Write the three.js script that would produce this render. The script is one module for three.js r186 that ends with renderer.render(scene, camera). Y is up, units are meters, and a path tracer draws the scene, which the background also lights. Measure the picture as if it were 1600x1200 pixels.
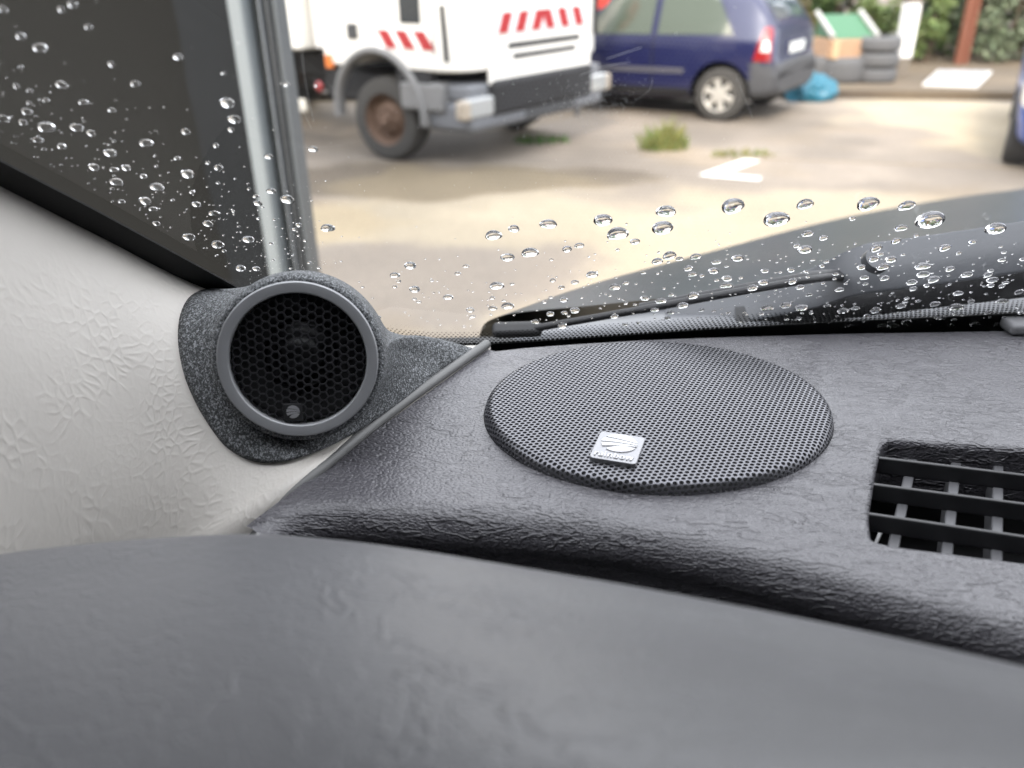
import * as THREE from 'three';
import { mergeGeometries, mergeVertices } from 'three/addons/utils/BufferGeometryUtils.js';
import { RoundedBoxGeometry } from 'three/addons/geometries/RoundedBoxGeometry.js';
import { TextGeometry } from 'three/addons/geometries/TextGeometry.js';
import { FontLoader } from 'three/addons/loaders/FontLoader.js';
import { Brush, Evaluator, SUBTRACTION } from 'three-bvh-csg';

// ---------------------------------------------------------------- camera, sky, sun, exposure
const W = 1600, H = 1200, F = 1290, EYE = 1.65;
const scene = new THREE.Scene();
const camera = new THREE.PerspectiveCamera(2 * Math.atan(H / 2 / F) * 180 / Math.PI, W / H, 0.01, 500);
camera.position.set(0, EYE, 0);
camera.rotateX(-27 * Math.PI / 180); camera.rotateZ(-0.018);
camera.updateMatrixWorld(true);
camera.focus = 0.315; camera.userData.fStop = 9.5;
const renderer = new THREE.WebGLRenderer({ antialias: true });
renderer.setSize(1024, 768);
renderer.toneMapping = THREE.LinearToneMapping;
renderer.toneMappingExposure = 3.8;
renderer.shadowMap.enabled = true;

const SUN = new THREE.Vector3(-0.22, 0.62, 0.75).normalize();
{ // overcast sky, brighter round the veiled sun
  const w = 512, h = 256, d = new Float32Array(w * h * 4);
  for (let j = 0; j < h; j++) for (let i = 0; i < w; i++) {
    const lat = ((j + .5) / h - .5) * Math.PI, lon = ((i + .5) / w - .5) * 2 * Math.PI;
    const dx = Math.cos(lat) * Math.cos(lon), dy = Math.sin(lat), dz = Math.cos(lat) * Math.sin(lon);
    const c = Math.max(0, dx * SUN.x + dy * SUN.y + dz * SUN.z);
    let L = dy > 0 ? 0.95 + 0.12 * dy : 0.30;
    const cl = 1 + 0.07 * Math.sin(dx * 5 + 2 * dy + 1.3) * Math.sin(dz * 6 - 1.1 * dy) + 0.04 * Math.sin(dx * 13 + 3) * Math.sin(dz * 11 + dy * 9);
    L = L * cl + (dy > -0.1 ? 0.8 * Math.pow(c, 6) + 1.6 * Math.pow(c, 60) : 0);
    const k = (j * w + i) * 4;
    d[k] = L * 0.97; d[k + 1] = L * 1.0; d[k + 2] = L * 1.06; d[k + 3] = 1;
  }
  const t = new THREE.DataTexture(d, w, h, THREE.RGBAFormat, THREE.FloatType);
  t.mapping = THREE.EquirectangularReflectionMapping; t.magFilter = t.minFilter = THREE.LinearFilter; t.wrapS = THREE.RepeatWrapping; t.needsUpdate = true;
  scene.background = t; scene.environment = t;
}
const sun = new THREE.DirectionalLight(0xfff0d8, 1.3);
sun.position.copy(SUN).multiplyScalar(40); sun.target.position.set(0, 0, -6); scene.add(sun, sun.target);
sun.castShadow = true; sun.shadow.radius = 20; sun.shadow.mapSize.set(2048, 2048);
Object.assign(sun.shadow.camera, { left: -20, right: 20, top: 20, bottom: -20, near: 1, far: 100 });

// ---------------------------------------------------------------- helpers
let seed = 7;
const rnd = () => { seed = (seed + 0x6D2B79F5) | 0; let t = Math.imul(seed ^ (seed >>> 15), 1 | seed); t = (t + Math.imul(t ^ (t >>> 7), 61 | t)) ^ t; return ((t ^ (t >>> 14)) >>> 0) / 4294967296; };
const rr = (a, b) => a + (b - a) * rnd();
const V = (x, y, z) => new THREE.Vector3(x, y, z);
const lerp = (a, b, t) => a + (b - a) * t, clamp = (x, a, b) => Math.min(b, Math.max(a, x)), sstep = (a, b, x) => { const t = clamp((x - a) / (b - a), 0, 1); return t * t * (3 - 2 * t); };
const rayDir = (px, py) => V((px - W / 2) / F, -(py - H / 2) / F, -1).transformDirection(camera.matrixWorld).multiplyScalar(Math.hypot((px - W / 2) / F, (py - H / 2) / F, 1));
const P = (px, py, z) => rayDir(px, py).multiplyScalar(z).add(camera.position);              // point at a depth
const hitY = (px, py, y) => { const d = rayDir(px, py); return d.multiplyScalar((y - EYE) / d.y).add(camera.position); };
const hitPlane = (px, py, o, n) => { const d = rayDir(px, py); return d.multiplyScalar(o.clone().sub(camera.position).dot(n) / d.dot(n)).add(camera.position); };
const G = (px, py) => hitY(px, py, 0);
const depthOf = p => -p.clone().applyMatrix4(camera.matrixWorldInverse).z;
camera.matrixWorldInverse.copy(camera.matrixWorld).invert();

const names = {};
const numbered = n => { const k = names[n] = (names[n] ?? -1) + 1; return k ? `${n}_${String(k).padStart(3, '0')}` : n; };
function tag(o, label, category, group, kind) { o.userData.label = label; o.userData.category = category; if (group) o.userData.group = group; if (kind) o.userData.kind = kind; return o; }
function thing(name, label, category, pos, turn = 0, group) {
  const o = new THREE.Group(); o.name = numbered(name); if (pos) o.position.copy(pos); o.rotation.y = turn; scene.add(o);
  return tag(o, label, category, group);
}
function mesh(name, geos, mat, parent = scene, kind) {
  let list = Array.isArray(geos) ? geos : [geos];
  if (list.length > 1) { list = list.map(g => g.index ? g.toNonIndexed() : g); const att = ['position', 'normal', 'uv'].filter(a => list.every(g => g.attributes[a])); list.forEach(g => { for (const a of Object.keys(g.attributes)) if (!att.includes(a)) g.deleteAttribute(a); }); }
  const g = list.length > 1 ? mergeGeometries(list) : list[0];
  const m = new THREE.Mesh(g, mat); m.name = parent === scene ? numbered(name) : name; m.castShadow = m.receiveShadow = true; parent.add(m);
  if (kind) m.userData.kind = kind;
  return m;
}
const std = (r, g, b, rough = .6, extra = {}) => { const m = new THREE.MeshPhysicalMaterial({ roughness: rough, ...extra }); m.color.setRGB(r, g, b); m.side = THREE.DoubleSide; return m; };
const box = (w, h, d, x = 0, y = 0, z = 0) => new THREE.BoxGeometry(w, h, d).translate(x, y, z);
const rbox = (w, h, d, x = 0, y = 0, z = 0, r = .02, s = 3) => new RoundedBoxGeometry(w, h, d, s, r).translate(x, y, z);
function grid(rows, uvScale) {                                      // a sheet through rows of points
  const nr = rows.length, nc = rows[0].length, pos = [], idx = [], uv = [];
  const u = [], v = []; for (let c = 0, s = 0; c < nc; c++) { if (c) s += rows[nr >> 1][c].distanceTo(rows[nr >> 1][c - 1]); u.push(s); }
  for (let r = 0, s = 0; r < nr; r++) { if (r) s += rows[r][nc >> 1].distanceTo(rows[r - 1][nc >> 1]); v.push(s); }
  rows.forEach((row, r) => row.forEach((p, c) => { pos.push(p.x, p.y, p.z); uv.push(u[c] * (uvScale ?? 1), v[r] * (uvScale ?? 1)); }));
  for (let r = 0; r < nr - 1; r++) for (let c = 0; c < nc - 1; c++) { const a = r * nc + c, b = a + 1, d = a + nc, e = d + 1; idx.push(a, b, d, b, e, d); }
  const g = new THREE.BufferGeometry(); g.setAttribute('position', new THREE.Float32BufferAttribute(pos, 3)); g.setAttribute('uv', new THREE.Float32BufferAttribute(uv, 2)); g.setIndex(idx); g.computeVertexNormals(); return g;
}
const spline = (pts, n, tension = .5) => new THREE.CatmullRomCurve3(pts, false, 'centripetal', tension).getPoints(n);
function patch(ctrl, nu, nv, uvScale) {                             // ctrl: rows of points, splined both ways
  const rows = ctrl.map(r => spline(r, nu)); const out = [];
  const cols = rows[0].map((_, c) => spline(rows.map(r => r[c]), nv));
  for (let r = 0; r <= nv; r++) out.push(cols.map(c => c[r]));
  return grid(out, uvScale);
}
function boxUV(g, s) {                                              // uv in metres / s by the way each face points
  g = g.index ? g.toNonIndexed() : g; const p = g.attributes.position, uv = new Float32Array(p.count * 2), a = V(), b = V(), c = V();
  for (let i = 0; i < p.count; i += 3) {
    a.fromBufferAttribute(p, i); b.fromBufferAttribute(p, i + 1); c.fromBufferAttribute(p, i + 2);
    const n = b.clone().sub(a).cross(c.clone().sub(a)); const x = Math.abs(n.x), y = Math.abs(n.y), z = Math.abs(n.z);
    [a, b, c].forEach((q, k) => { const [u, v] = y >= x && y >= z ? [q.x, q.z] : x >= z ? [q.z, q.y] : [q.x, q.y]; uv[(i + k) * 2] = u / s; uv[(i + k) * 2 + 1] = v / s; });
  }
  g.setAttribute('uv', new THREE.BufferAttribute(uv, 2)); return g;
}
const bar = (a, b, r, n = 8) => { const d = b.clone().sub(a), g = new THREE.CylinderGeometry(r, r, d.length(), n); g.applyQuaternion(new THREE.Quaternion().setFromUnitVectors(V(0, 1, 0), d.clone().normalize())); return g.translate((a.x + b.x) / 2, (a.y + b.y) / 2, (a.z + b.z) / 2); };
const basis = (x, y, z, o) => new THREE.Matrix4().makeBasis(x, y, z).setPosition(o);

// tileable noises for textures
const hash2 = (x, y, s) => { let h = Math.imul(x | 0, 374761393) ^ Math.imul(y | 0, 668265263) ^ Math.imul(s | 0, 1274126177); h = Math.imul(h ^ (h >>> 13), 1274126177); return ((h ^ (h >>> 16)) >>> 0) / 4294967296; };
function vnoise(x, y, px, py, s) { const xi = Math.floor(x), yi = Math.floor(y), fx = x - xi, fy = y - yi, m = (a, p) => ((a % p) + p) % p; const u = fx * fx * (3 - 2 * fx), v = fy * fy * (3 - 2 * fy);
  const h = (i, j) => hash2(m(xi + i, px), m(yi + j, py), s); return lerp(lerp(h(0, 0), h(1, 0), u), lerp(h(0, 1), h(1, 1), u), v); }
function fbm(x, y, p, s, oct = 4) { let a = .5, t = 0, n = 0; for (let o = 0; o < oct; o++) { t += a * vnoise(x, y, p, p, s + o); n += a; x *= 2; y *= 2; p *= 2; a *= .5; } return t / n; }
function worley(x, y, px, py, s) { const xi = Math.floor(x), yi = Math.floor(y); let f1 = 9, f2 = 9; const m = (a, p) => ((a % p) + p) % p;
  for (let j = -1; j <= 1; j++) for (let i = -1; i <= 1; i++) { const a = m(xi + i, px), b = m(yi + j, py); const dx = xi + i + hash2(a, b, s) - x, dy = yi + j + hash2(a, b, s + 9) - y, d = Math.hypot(dx, dy); if (d < f1) { f2 = f1; f1 = d; } else if (d < f2) f2 = d; } return f2 - f1; }
function tex(n, fn, color = false, repeat = 1) {
  const d = new Uint8Array(n * n * 4);
  for (let j = 0; j < n; j++) for (let i = 0; i < n; i++) { const c = fn(i / n, j / n), k = (j * n + i) * 4; for (let q = 0; q < 3; q++) d[k + q] = clamp(Math.round(255 * (Array.isArray(c) ? c[q] : c)), 0, 255); d[k + 3] = 255; }
  const t = new THREE.DataTexture(d, n, n); t.wrapS = t.wrapT = THREE.RepeatWrapping; t.magFilter = THREE.LinearFilter; t.minFilter = THREE.LinearMipmapLinearFilter; t.generateMipmaps = true; t.repeat.set(repeat, repeat); if (color) t.colorSpace = THREE.SRGBColorSpace; t.needsUpdate = true; return t;
}
// leather: meandering creases (where a warped noise crosses its mean) over a fine pebble
function leather(n, kx, ky, s, wide, pebX, pebY, pebD) {
  return tex(n, (u, v) => {
    const p1 = (x, y, px, py, sd) => { let t = 0, a = .5, N = 0; for (let o = 0; o < 3; o++) { t += a * vnoise(x, y, px, py, sd + o); N += a; x *= 2; y *= 2; px *= 2; py *= 2; a *= .55; } return t / N; };
    const q = vnoise(u * 12, v * 12, 12, 12, s + 70) - .5, r = vnoise(u * 12, v * 12, 12, 12, s + 71) - .5;
    const a1 = p1(u * kx + q * .9, v * ky + r * 1.6, kx, ky, s), a2 = p1(u * kx * 2 + r * 1.2, v * ky * 2 + q * 1.2, kx * 2, ky * 2, s + 40);
    const m1 = sstep(.36, .62, vnoise(u * Math.round(kx * .5), v * Math.round(ky * .4), Math.round(kx * .5), Math.round(ky * .4), s + 90)), m2 = sstep(.3, .6, vnoise(u * kx, v * ky, kx, ky, s + 95));
    const c1 = (1 - sstep(0, wide, Math.abs(a1 - .5))) * (.3 + .7 * m1), c2 = (1 - sstep(0, wide * 1.3, Math.abs(a2 - .5))) * (.3 + .7 * m2);
    const peb = worley(u * pebX + q, v * pebY + r, pebX, pebY, s + 5);
    return .74 + .35 * (a1 - .5) - .50 * c1 - .26 * c2 - pebD * (1 - sstep(0, .4, peb)) + .12 * (a2 - .5);
  });
}

// soft pebbled hide: small uneven cells, deeper here and there, with short creases
function hide(n, cells, s) {
  return tex(n, (u, v) => {
    const q = fbm(u * 14, v * 14, 14, s, 3) - .5, r = fbm(u * 14, v * 14, 14, s + 20, 3) - .5, x = u * cells + q * 3.2, y = v * cells * 1.15 + r * 3.2, py = Math.round(cells * 1.15);
    const e1 = worley(x, v * py + r * 3.2, cells, py, s + 3), e2 = worley(u * cells * 2 + r * 3, v * py * 2 + q * 3, cells * 2, py * 2, s + 8), d = sstep(.2, .62, fbm(u * 10, v * 10, 10, s + 50, 4)), d2 = sstep(.4, .6, fbm(u * 26, v * 26, 26, s + 60, 3));
    return .55 + .4 * (fbm(u * 22, v * 24, 22, s + 70, 3) - .5) - .42 * (1 - sstep(0, .5, e1)) * d * (.3 + .7 * d2) - .16 * (1 - sstep(0, .4, e2)) * (.3 + .7 * (1 - d)) ;
  });
}

// ---------------------------------------------------------------- materials
const dashBump = leather(1024, 30, 78, 11, .07, 150, 220, .18);
const trimBump = hide(1024, 60, 23);
const hoodBump = leather(512, 16, 20, 41, .06, 60, 60, .1);
const M = {
  dash: std(.058, .056, .063, .36, { bumpMap: dashBump, bumpScale: .0012, clearcoat: .35, clearcoatRoughness: .32 }),
  trim: std(.49, .465, .43, .62, { bumpMap: trimBump, bumpScale: .00032 }),
  hood: std(.088, .088, .092, .40, { bumpMap: hoodBump, bumpScale: .0003 }),
  black: std(.006, .006, .007, .7), frit: std(.004, .004, .004, .85), rubber: std(.012, .012, .013, .55), plastic: std(.025, .026, .028, .45), slat: std(.012, .012, .0135, .4),
  grille: std(.14, .14, .152, .36, { metalness: .8 }), mesh: std(.018, .018, .02, .35), ring: std(.32, .325, .335, .42, { metalness: .55, bumpMap: tex(256, (u, v) => hash2(u * 256 | 0, v * 256 | 0, 77)), bumpScale: .00003 }),
  silver: std(.27, .27, .28, .42, { metalness: .8 }), white: std(.5, .5, .51, .4), dimSilver: std(.3, .3, .31, .4, { metalness: .4 }), dome: std(.005, .005, .006, .35),
  glass: std(1, 1, 1, 0, { transmission: 1, thickness: 0, ior: 1.5, specularIntensity: .3 }), water: std(1, 1, 1, 0, { transmission: 1, thickness: .003, ior: 1.33 }),
  truckWhite: std(.62, .61, .575, .4), tyre: std(.035, .033, .03, .85), rust: std(.10, .062, .042, .85), greyPlastic: std(.13, .13, .13, .6), carBlue: std(.008, .010, .045, .28, { clearcoat: .55, clearcoatRoughness: .06 }),
  carBlue2: std(.010, .055, .26, .3, { clearcoat: .55, clearcoatRoughness: .06 }), carGlass: std(.6, .66, .64, .05, { transmission: .75, thickness: 0 }), chrome: std(.7, .7, .7, .15, { metalness: 1 }), alloy: std(.45, .43, .39, .35, { metalness: .4 }),
  red: std(.27, .007, .009, .45), redLamp: std(.2, .004, .006, .3, { clearcoat: .3 }), amber: std(.5, .13, .02, .3), lamp: std(.26, .27, .27, .15, { clearcoat: 1 }),
};

// ---------------------------------------------------------------- ground
const yardMap = tex(2048, (u, v) => {                               // 26 m of stained concrete, centred ahead
  const n1 = fbm(u * 7, v * 7, 7, 101, 6), n2 = fbm(u * 26, v * 26, 26, 131, 5), n3 = fbm(u * 3, v * 3, 3, 151, 5), g = hash2(u * 2048 | 0, v * 2048 | 0, 5);
  let s = .78 + .16 * (n2 - .5) + .10 * (g - .5);
  const stain = sstep(.5, .62, n1 + .22 * (n2 - .5)), pale = sstep(.53, .66, n3 + .3 * (n2 - .5));
  s *= 1 - .22 * stain + .10 * pale; const soil = sstep(.56, .66, fbm(u * 11 + .5, v * 11, 11, 171, 5));
  const X = u * 26 - 13, Z = v * 26 - 20, w = 1.6 * (n2 - .5) + 1.4 * (n1 - .5), blob = (x, z, rx, rz) => sstep(1.15, .75, Math.hypot((X - x) / rx, (Z - z) / rz) + w), damp = Math.max(blob(-1.0, -4.6, 1.3, .8), .8 * blob(-.1, -3.6, .7, .35)), dirt = blob(-1.2, -7.2, 2.4, .7);
  s *= 1 - .14 * damp - .22 * dirt;
  return [s * 1.0, s * (.965 - .02 * soil - .03 * dirt), s * (.895 - .06 * soil + .05 * stain + .05 * damp - .08 * dirt)];
}, true, 1);
yardMap.repeat.set(1 / 26, 1 / 26);
const groundMat = std(.43, .390, .326, .85, { map: yardMap });
const flat = (pts, y) => { const s = new THREE.Shape(pts.map(p => new THREE.Vector2(p.x, -p.z))); const g = new THREE.ShapeGeometry(s).rotateX(-Math.PI / 2).translate(0, y, 0); const p = g.attributes.position, uv = []; for (let i = 0; i < p.count; i++) uv.push(p.getX(i) + 13, p.getZ(i) + 20); g.setAttribute('uv', new THREE.Float32BufferAttribute(uv, 2)); return g; };
mesh('ground', flat([V(-200, 0, 60), V(200, 0, 60), V(200, 0, -260), V(-200, 0, -260)], 0), groundMat).userData.kind = 'structure';
// raised strip of dirty old paving behind the parked cars
{ const a = G(1190, 152), b = G(1600, 158), c = b.clone().add(V(9, 0, .6)), e = V(a.x - 14, 0, a.z - .9);
  const s = new THREE.Shape([e, a, b, c, V(c.x, 0, -60), V(e.x, 0, -60)].map(p => new THREE.Vector2(p.x, -p.z)));
  const g = new THREE.ExtrudeGeometry(s, { depth: .1, bevelEnabled: true, bevelSize: .012, bevelThickness: .012, bevelSegments: 2 }).rotateX(-Math.PI / 2);
  const m = boxUV(g, 1); mesh('pavement', m, std(.18, .15, .12, .9, { map: yardMap })).userData.kind = 'structure'; }
// painted corner marking
{ const L = (a, b, w) => { const d = b.clone().sub(a).normalize(), n = V(-d.z, 0, d.x).multiplyScalar(w / 2); return [a.clone().add(n), b.clone().add(n), b.clone().sub(n), a.clone().sub(n)]; };
  const k = G(1104, 276), g = [flat(L(k, G(1176, 250), .15), .004), flat(L(G(1098, 273), G(1188, 281), .13), .008)];
  tag(mesh('road_marking', g, std(.6, .59, .56, .8)), 'white painted corner mark on the pale concrete yard', 'road marking'); }
// joint between the concrete slabs: a shallow raised seam of soil
{ const p = [G(1000, 243), G(1090, 246), G(1180, 248), G(1400, 256), G(1620, 264)].map(q => q.setY(.003)); tag(mesh('seam_strip', new THREE.TubeGeometry(new THREE.CatmullRomCurve3(p), 60, .012, 5).scale(1, .4, 1), std(.16, .13, .09, 1)), 'thin dark line of soil in the joint between concrete slabs', 'joint'); scene.children.at(-1).userData.kind = 'structure'; }
function tuft(name, label, px, py, r, h, n, col) {
  const c = G(px, py), pos = [], cols = [], nor = [];
  for (let i = 0; i < n; i++) { const a = rr(0, 6.28), q = r * Math.sqrt(rnd()), x = c.x + Math.cos(a) * q * 1.7, z = c.z + Math.sin(a) * q * .8, b = rr(0, 6.28), w = rr(.004, .009), hh = h * rr(.4, 1) * (1 - .5 * q / r), lx = rr(-.5, .5) * hh, lz = rr(-.5, .5) * hh;
    const k = rr(.5, .85), cc = [col[0] * k * rr(.8, 1.4), col[1] * k, col[2] * k];
    const A = [x - Math.cos(b) * w, 0, z - Math.sin(b) * w], B = [x + Math.cos(b) * w, 0, z + Math.sin(b) * w], C = [x + lx * .4 + Math.cos(b) * w, hh * .6, z + lz * .4 + Math.sin(b) * w], D = [x + lx, hh, z + lz];
    pos.push(...A, ...B, ...C, ...A, ...C, ...D); for (let k2 = 0; k2 < 6; k2++) cols.push(...cc); }
  const g = new THREE.BufferGeometry(); g.setAttribute('position', new THREE.Float32BufferAttribute(pos, 3)); g.setAttribute('color', new THREE.Float32BufferAttribute(cols, 3)); g.computeVertexNormals();
  return tag(mesh(name, g, std(1, 1, 1, .8, { vertexColors: true })), label, 'grass', null, 'stuff');
}
tuft('grass', 'tall tuft of yellow green grass growing from a slab joint before the dark blue hatchback', 1037, 234, .135, .37, 280, [.16, .20, .05]);
tuft('grass', 'small patch of short grass on the slab joint by the painted corner mark', 1160, 243, .2, .1, 160, [.17, .20, .05]);
tuft('grass', 'small weeds growing in the shade under the lorry bumper', 846, 222, .18, .14, 160, [.06, .14, .02]);
tuft('grass', 'green weeds beside the turquoise tarpaulin bundle at the kerb', 1284, 150, .3, .22, 300, [.10, .19, .03]);

// ---------------------------------------------------------------- dark wall panel and steel frame close by on the left
const vertical = (px, py, d) => { const r = rayDir(px, py); const k = d / Math.hypot(r.x, r.z); return V(r.x * k, 0, r.z * k); };
{
  const a = vertical(322, 100, 2.1), b = vertical(440, 100, 2.02), dir = b.clone().sub(a).setY(0).normalize(), ang = Math.atan2(-dir.z, dir.x);
  const wall = thing('wall', 'dark grey smooth panel wall close by on the left, seen through wet glass', 'wall', a, ang);
  mesh('panel', rbox(7, 4.8, .06, -3.5, 2.4, 0, .01), std(.007, .007, .0063, .8, { specularIntensity: .25 }), wall);
  const fr = thing('door_frame', 'upright grey steel frame post beside the dark panel wall, streaked and scratched', 'door frame', a, ang);
  const len = (p) => { const q = vertical(p, 100, 2.05); return q.clone().sub(a).dot(dir); };
  const x1 = len(394), x2 = len(421), x3 = len(443), x4 = len(455), x5 = len(464);
  const sh = new THREE.Shape(); sh.moveTo(-.006, 0); // worn rubber seal with an uneven edge
  for (let i = 0; i <= 60; i++) { const y = i / 60 * 3.4; sh.lineTo(-.01 + .02 * Math.sin(y * 3.1) + .010 * (hash2(i, 3, 5) - .5) - .03 * sstep(1.55, 1.75, y), y); }
  sh.lineTo(x1, 3.4); sh.lineTo(x1, 0);
  mesh('rubber_seal', new THREE.ExtrudeGeometry(sh, { depth: .01, bevelEnabled: false }).translate(0, 0, .035), std(.006, .007, .008, .5, { specularIntensity: .3 }), fr);
  mesh('post', rbox(x2 - x1, 3.4, .1, (x1 + x2) / 2, 1.7, .03, .008), std(.13, .145, .15, .6), fr);
  mesh('channel', box(x3 - x2 + .01, 3.4, .06, (x2 + x3) / 2, 1.7, .0), std(.012, .0145, .016, .5, { specularIntensity: .5 }), fr);
  mesh('edge_strip', rbox(.004, 3.4, .03, x3 - .006, 1.7, .03, .001), std(.12, .13, .14, .4), fr);
  mesh('post', rbox(x4 - x3, 3.4, .08, (x3 + x4) / 2, 1.7, .0, .006), std(.015, .017, .019, .5), fr);
  mesh('edge_strip', rbox(x5 - x4, 3.4, .06, (x4 + x5) / 2, 1.7, .0, .006), std(.06, .066, .07, .5), fr);
  const scr = new THREE.SphereGeometry(.006, 12, 8).translate(x1 + .022, EYE + .03, .082); mesh('screw', scr, M.black, fr);
}

// ---------------------------------------------------------------- white lorry
const font = await new FontLoader().loadAsync('fonts/droid/droid_sans_bold.typeface.json');
const ev = new Evaluator(); ev.useGroups = false; ev.attributes = ['position', 'normal', 'uv'];
const cut = (g, ...tools) => { let b = new Brush(g); b.updateMatrixWorld(); for (const t of tools) { const q = new Brush(t); q.updateMatrixWorld(); b = ev.evaluate(b, q, SUBTRACTION); } return b.geometry; };
const cylZ = (r, d, x, y, z, n = 28) => new THREE.CylinderGeometry(r, r, d, n).rotateX(Math.PI / 2).translate(x, y, z);
function wheel(parent, x, y, z, r, w, side, rimMat, spokes) {      // axis along z, outer face towards side
  const prof = [[.62, -.5], [.9, -.5], [.97, -.42], [1, -.2], [1, .2], [.97, .42], [.9, .5], [.62, .5]].map(([a, b]) => new THREE.Vector2(a * r, b * w));
  const wh = mesh('wheel', new THREE.LatheGeometry(prof, 40).rotateX(Math.PI / 2), M.tyre, parent); wh.position.set(x, y, z); x = y = z = 0;
  const f = z + side * w * .42, g = [];
  if (spokes) {
    g.push(new THREE.TorusGeometry(r * .62, r * .05, 10, 40).translate(x, y, f));
    g.push(cylZ(r * .2, .04, x, y, f - side * .01));
    for (let i = 0; i < spokes; i++) { const a = i / spokes * 2 * Math.PI + .3; g.push(rbox(r * .5, r * .24, .03, r * .38, 0, 0, .01).rotateZ(a).translate(x, y, f - side * .01)); }
    mesh('rim', g, rimMat, wh); mesh('brake_drum', cylZ(r * .6, .04, x, y, f - side * .07), M.black, wh);
  } else {
    const p = [[.02, .0], [.16, .0], [.2, -.05], [.34, -.06], [.40, -.22], [.58, -.2], [.62, .0], [.66, .0]].map(([a, b]) => new THREE.Vector2(a * r, -side * -1 * b * r));
    g.push(new THREE.LatheGeometry(p, 36).rotateX(Math.PI / 2).translate(x, y, f));
    for (let i = 0; i < 8; i++) { const a = i / 8 * 6.283; g.push(cylZ(r * .035, .05, x + Math.cos(a) * r * .27, y + Math.sin(a) * r * .27, f, 8)); }
    mesh('rim', g, rimMat, wh);
    const hub = cylZ(r * .13, .06, x, y, f + side * .01); mesh('hub', hub, M.rust, wh);
  }
  return wh;
}
{
  const base = G(722, 271); const fwd = V(.79, 0, .61).normalize(), ang = Math.atan2(-fwd.z, fwd.x);
  const T = thing('lorry', 'white lorry with red and white hazard stripes parked facing right beyond the yard', 'lorry', base, ang);
  // own axes: x forward (front face at 0), z to the side that faces the camera (near side at z = 0, far side z = -2.2)
  const cs = new THREE.Shape(); cs.moveTo(-1.58, 0); cs.lineTo(-.22, 0); cs.quadraticCurveTo(0, 0, .05, .28); cs.quadraticCurveTo(.1, 1.1, .05, 1.92); cs.quadraticCurveTo(0, 2.2, -.22, 2.2); cs.lineTo(-1.58, 2.2); cs.closePath();
  const cabG = new THREE.ExtrudeGeometry(cs, { depth: 1.72, bevelEnabled: true, bevelSize: .03, bevelThickness: .03, bevelSegments: 3, curveSegments: 16 }).rotateX(-Math.PI / 2).translate(0, .86, 0);
  mesh('cab', cut(cabG, cylZ(.56, 5, -.95, .42, 0)), M.truckWhite, T);
  const zs = .034;
  // side window low in the door, handle, vent slit, stripes
  mesh('window', rbox(.24, .5, .02, -.48, 1.46, zs, .01), std(.02, .025, .03, .1), T);
  mesh('window', rbox(.85, .62, .02, -.85, 2.15, zs, .01), std(.03, .035, .04, .08), T);
  mesh('door_gap', box(.012, 1.6, .008, -.22, 1.75, zs - .003), M.black, T); mesh('door_gap', box(.012, 1.3, .008, -1.42, 1.9, zs - .003), M.black, T);
  mesh('handle', rbox(.13, .13, .03, -1.2, 1.13, zs, .01), M.plastic, T);
  const stripe = (n, w, h, slant, gapA) => { const g = []; for (let i = 0; i < n; i++) { const s = new THREE.Shape(); const x0 = i * gapA; s.moveTo(x0 + (i ? 0 : 0), 0); s.lineTo(x0 + w, 0); s.lineTo(x0 + w + slant, h); s.lineTo(x0 + slant, h); g.push(new THREE.ExtrudeGeometry(s, { depth: .004, bevelEnabled: false })); } return g; };
  const ds = mesh('hazard_stripe', rbox(.62, .165, .006, -.58, 1.08, zs - .001, .002), std(.78, .78, .76, .4), T);
  mesh('red_stripe', stripe(3, .14, .15, -.11, .215).map(g => g.translate(-.78, 1.005, zs + .003)), M.red, ds);
  mesh('slit_vent', rbox(.05, .44, .03, -.05, 1.14, .012, .012).rotateZ(.06), M.black, T);
  mesh('badge_text', new TextGeometry('IVECO', { font, size: .05, depth: .006 }).rotateY(Math.PI / 2).translate(.105, 1.45, -.75), std(.25, .25, .26, .4), T);
  // front panel: stripes, lettering, slots
  const fx = .1;
  const fp = mesh('front_panel', rbox(.04, .66, 1.6, fx - .008, 1.04, -1.1, .018), M.truckWhite, T);
  const fs = mesh('hazard_stripe', rbox(.008, .17, 1.42, fx + .018, 1.20, -1.08, .002), std(.60, .60, .61, .4), T);
  const fr = []; for (let i = 0; i < 6; i++) { const s = new THREE.Shape(); const m = i < 3 ? 1 : -1, x0 = .03 + i * .24; s.moveTo(x0, 0); s.lineTo(x0 + .14, 0); s.lineTo(x0 + .14 + m * .075, .165); s.lineTo(x0 + m * .075, .165); fr.push(new THREE.ExtrudeGeometry(s, { depth: .004, bevelEnabled: false }).rotateY(Math.PI / 2).translate(fx + .0225, 1.117, -.37)); }
  mesh('red_stripe', fr, M.red, fs);
  mesh('lettering', new TextGeometry('EUROCARGO', { font, size: .085, depth: .006 }).scale(1.25, 1, 1).rotateY(Math.PI / 2).translate(fx + .012, 1.065, -.6), std(.55, .56, .57, .4), fp);
  mesh('slot', rbox(.02, .05, 1.14, fx + .01, 1.01, -1.12, .008), M.black, T); mesh('slot', rbox(.02, .045, 1.0, fx + .01, .92, -1.12, .008), M.black, T);
  mesh('slit_vent', rbox(.03, .42, .05, fx - .02, 1.22, -2.02, .01), M.black, T);
  // bumper, lamps, mudguard
  mesh('bumper', [rbox(.62, .26, 2.16, -.2, .46, -1.1, .07), rbox(.5, .14, 2.1, -.17, .66, -1.1, .04)], std(.11, .115, .125, .6), T);
  mesh('intake', [rbox(.04, .13, .9, .07, .76, -1.15, .015), rbox(.04, .2, .84, .1, .47, -1.22, .015)], std(.04, .042, .045, .6), T);
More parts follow.
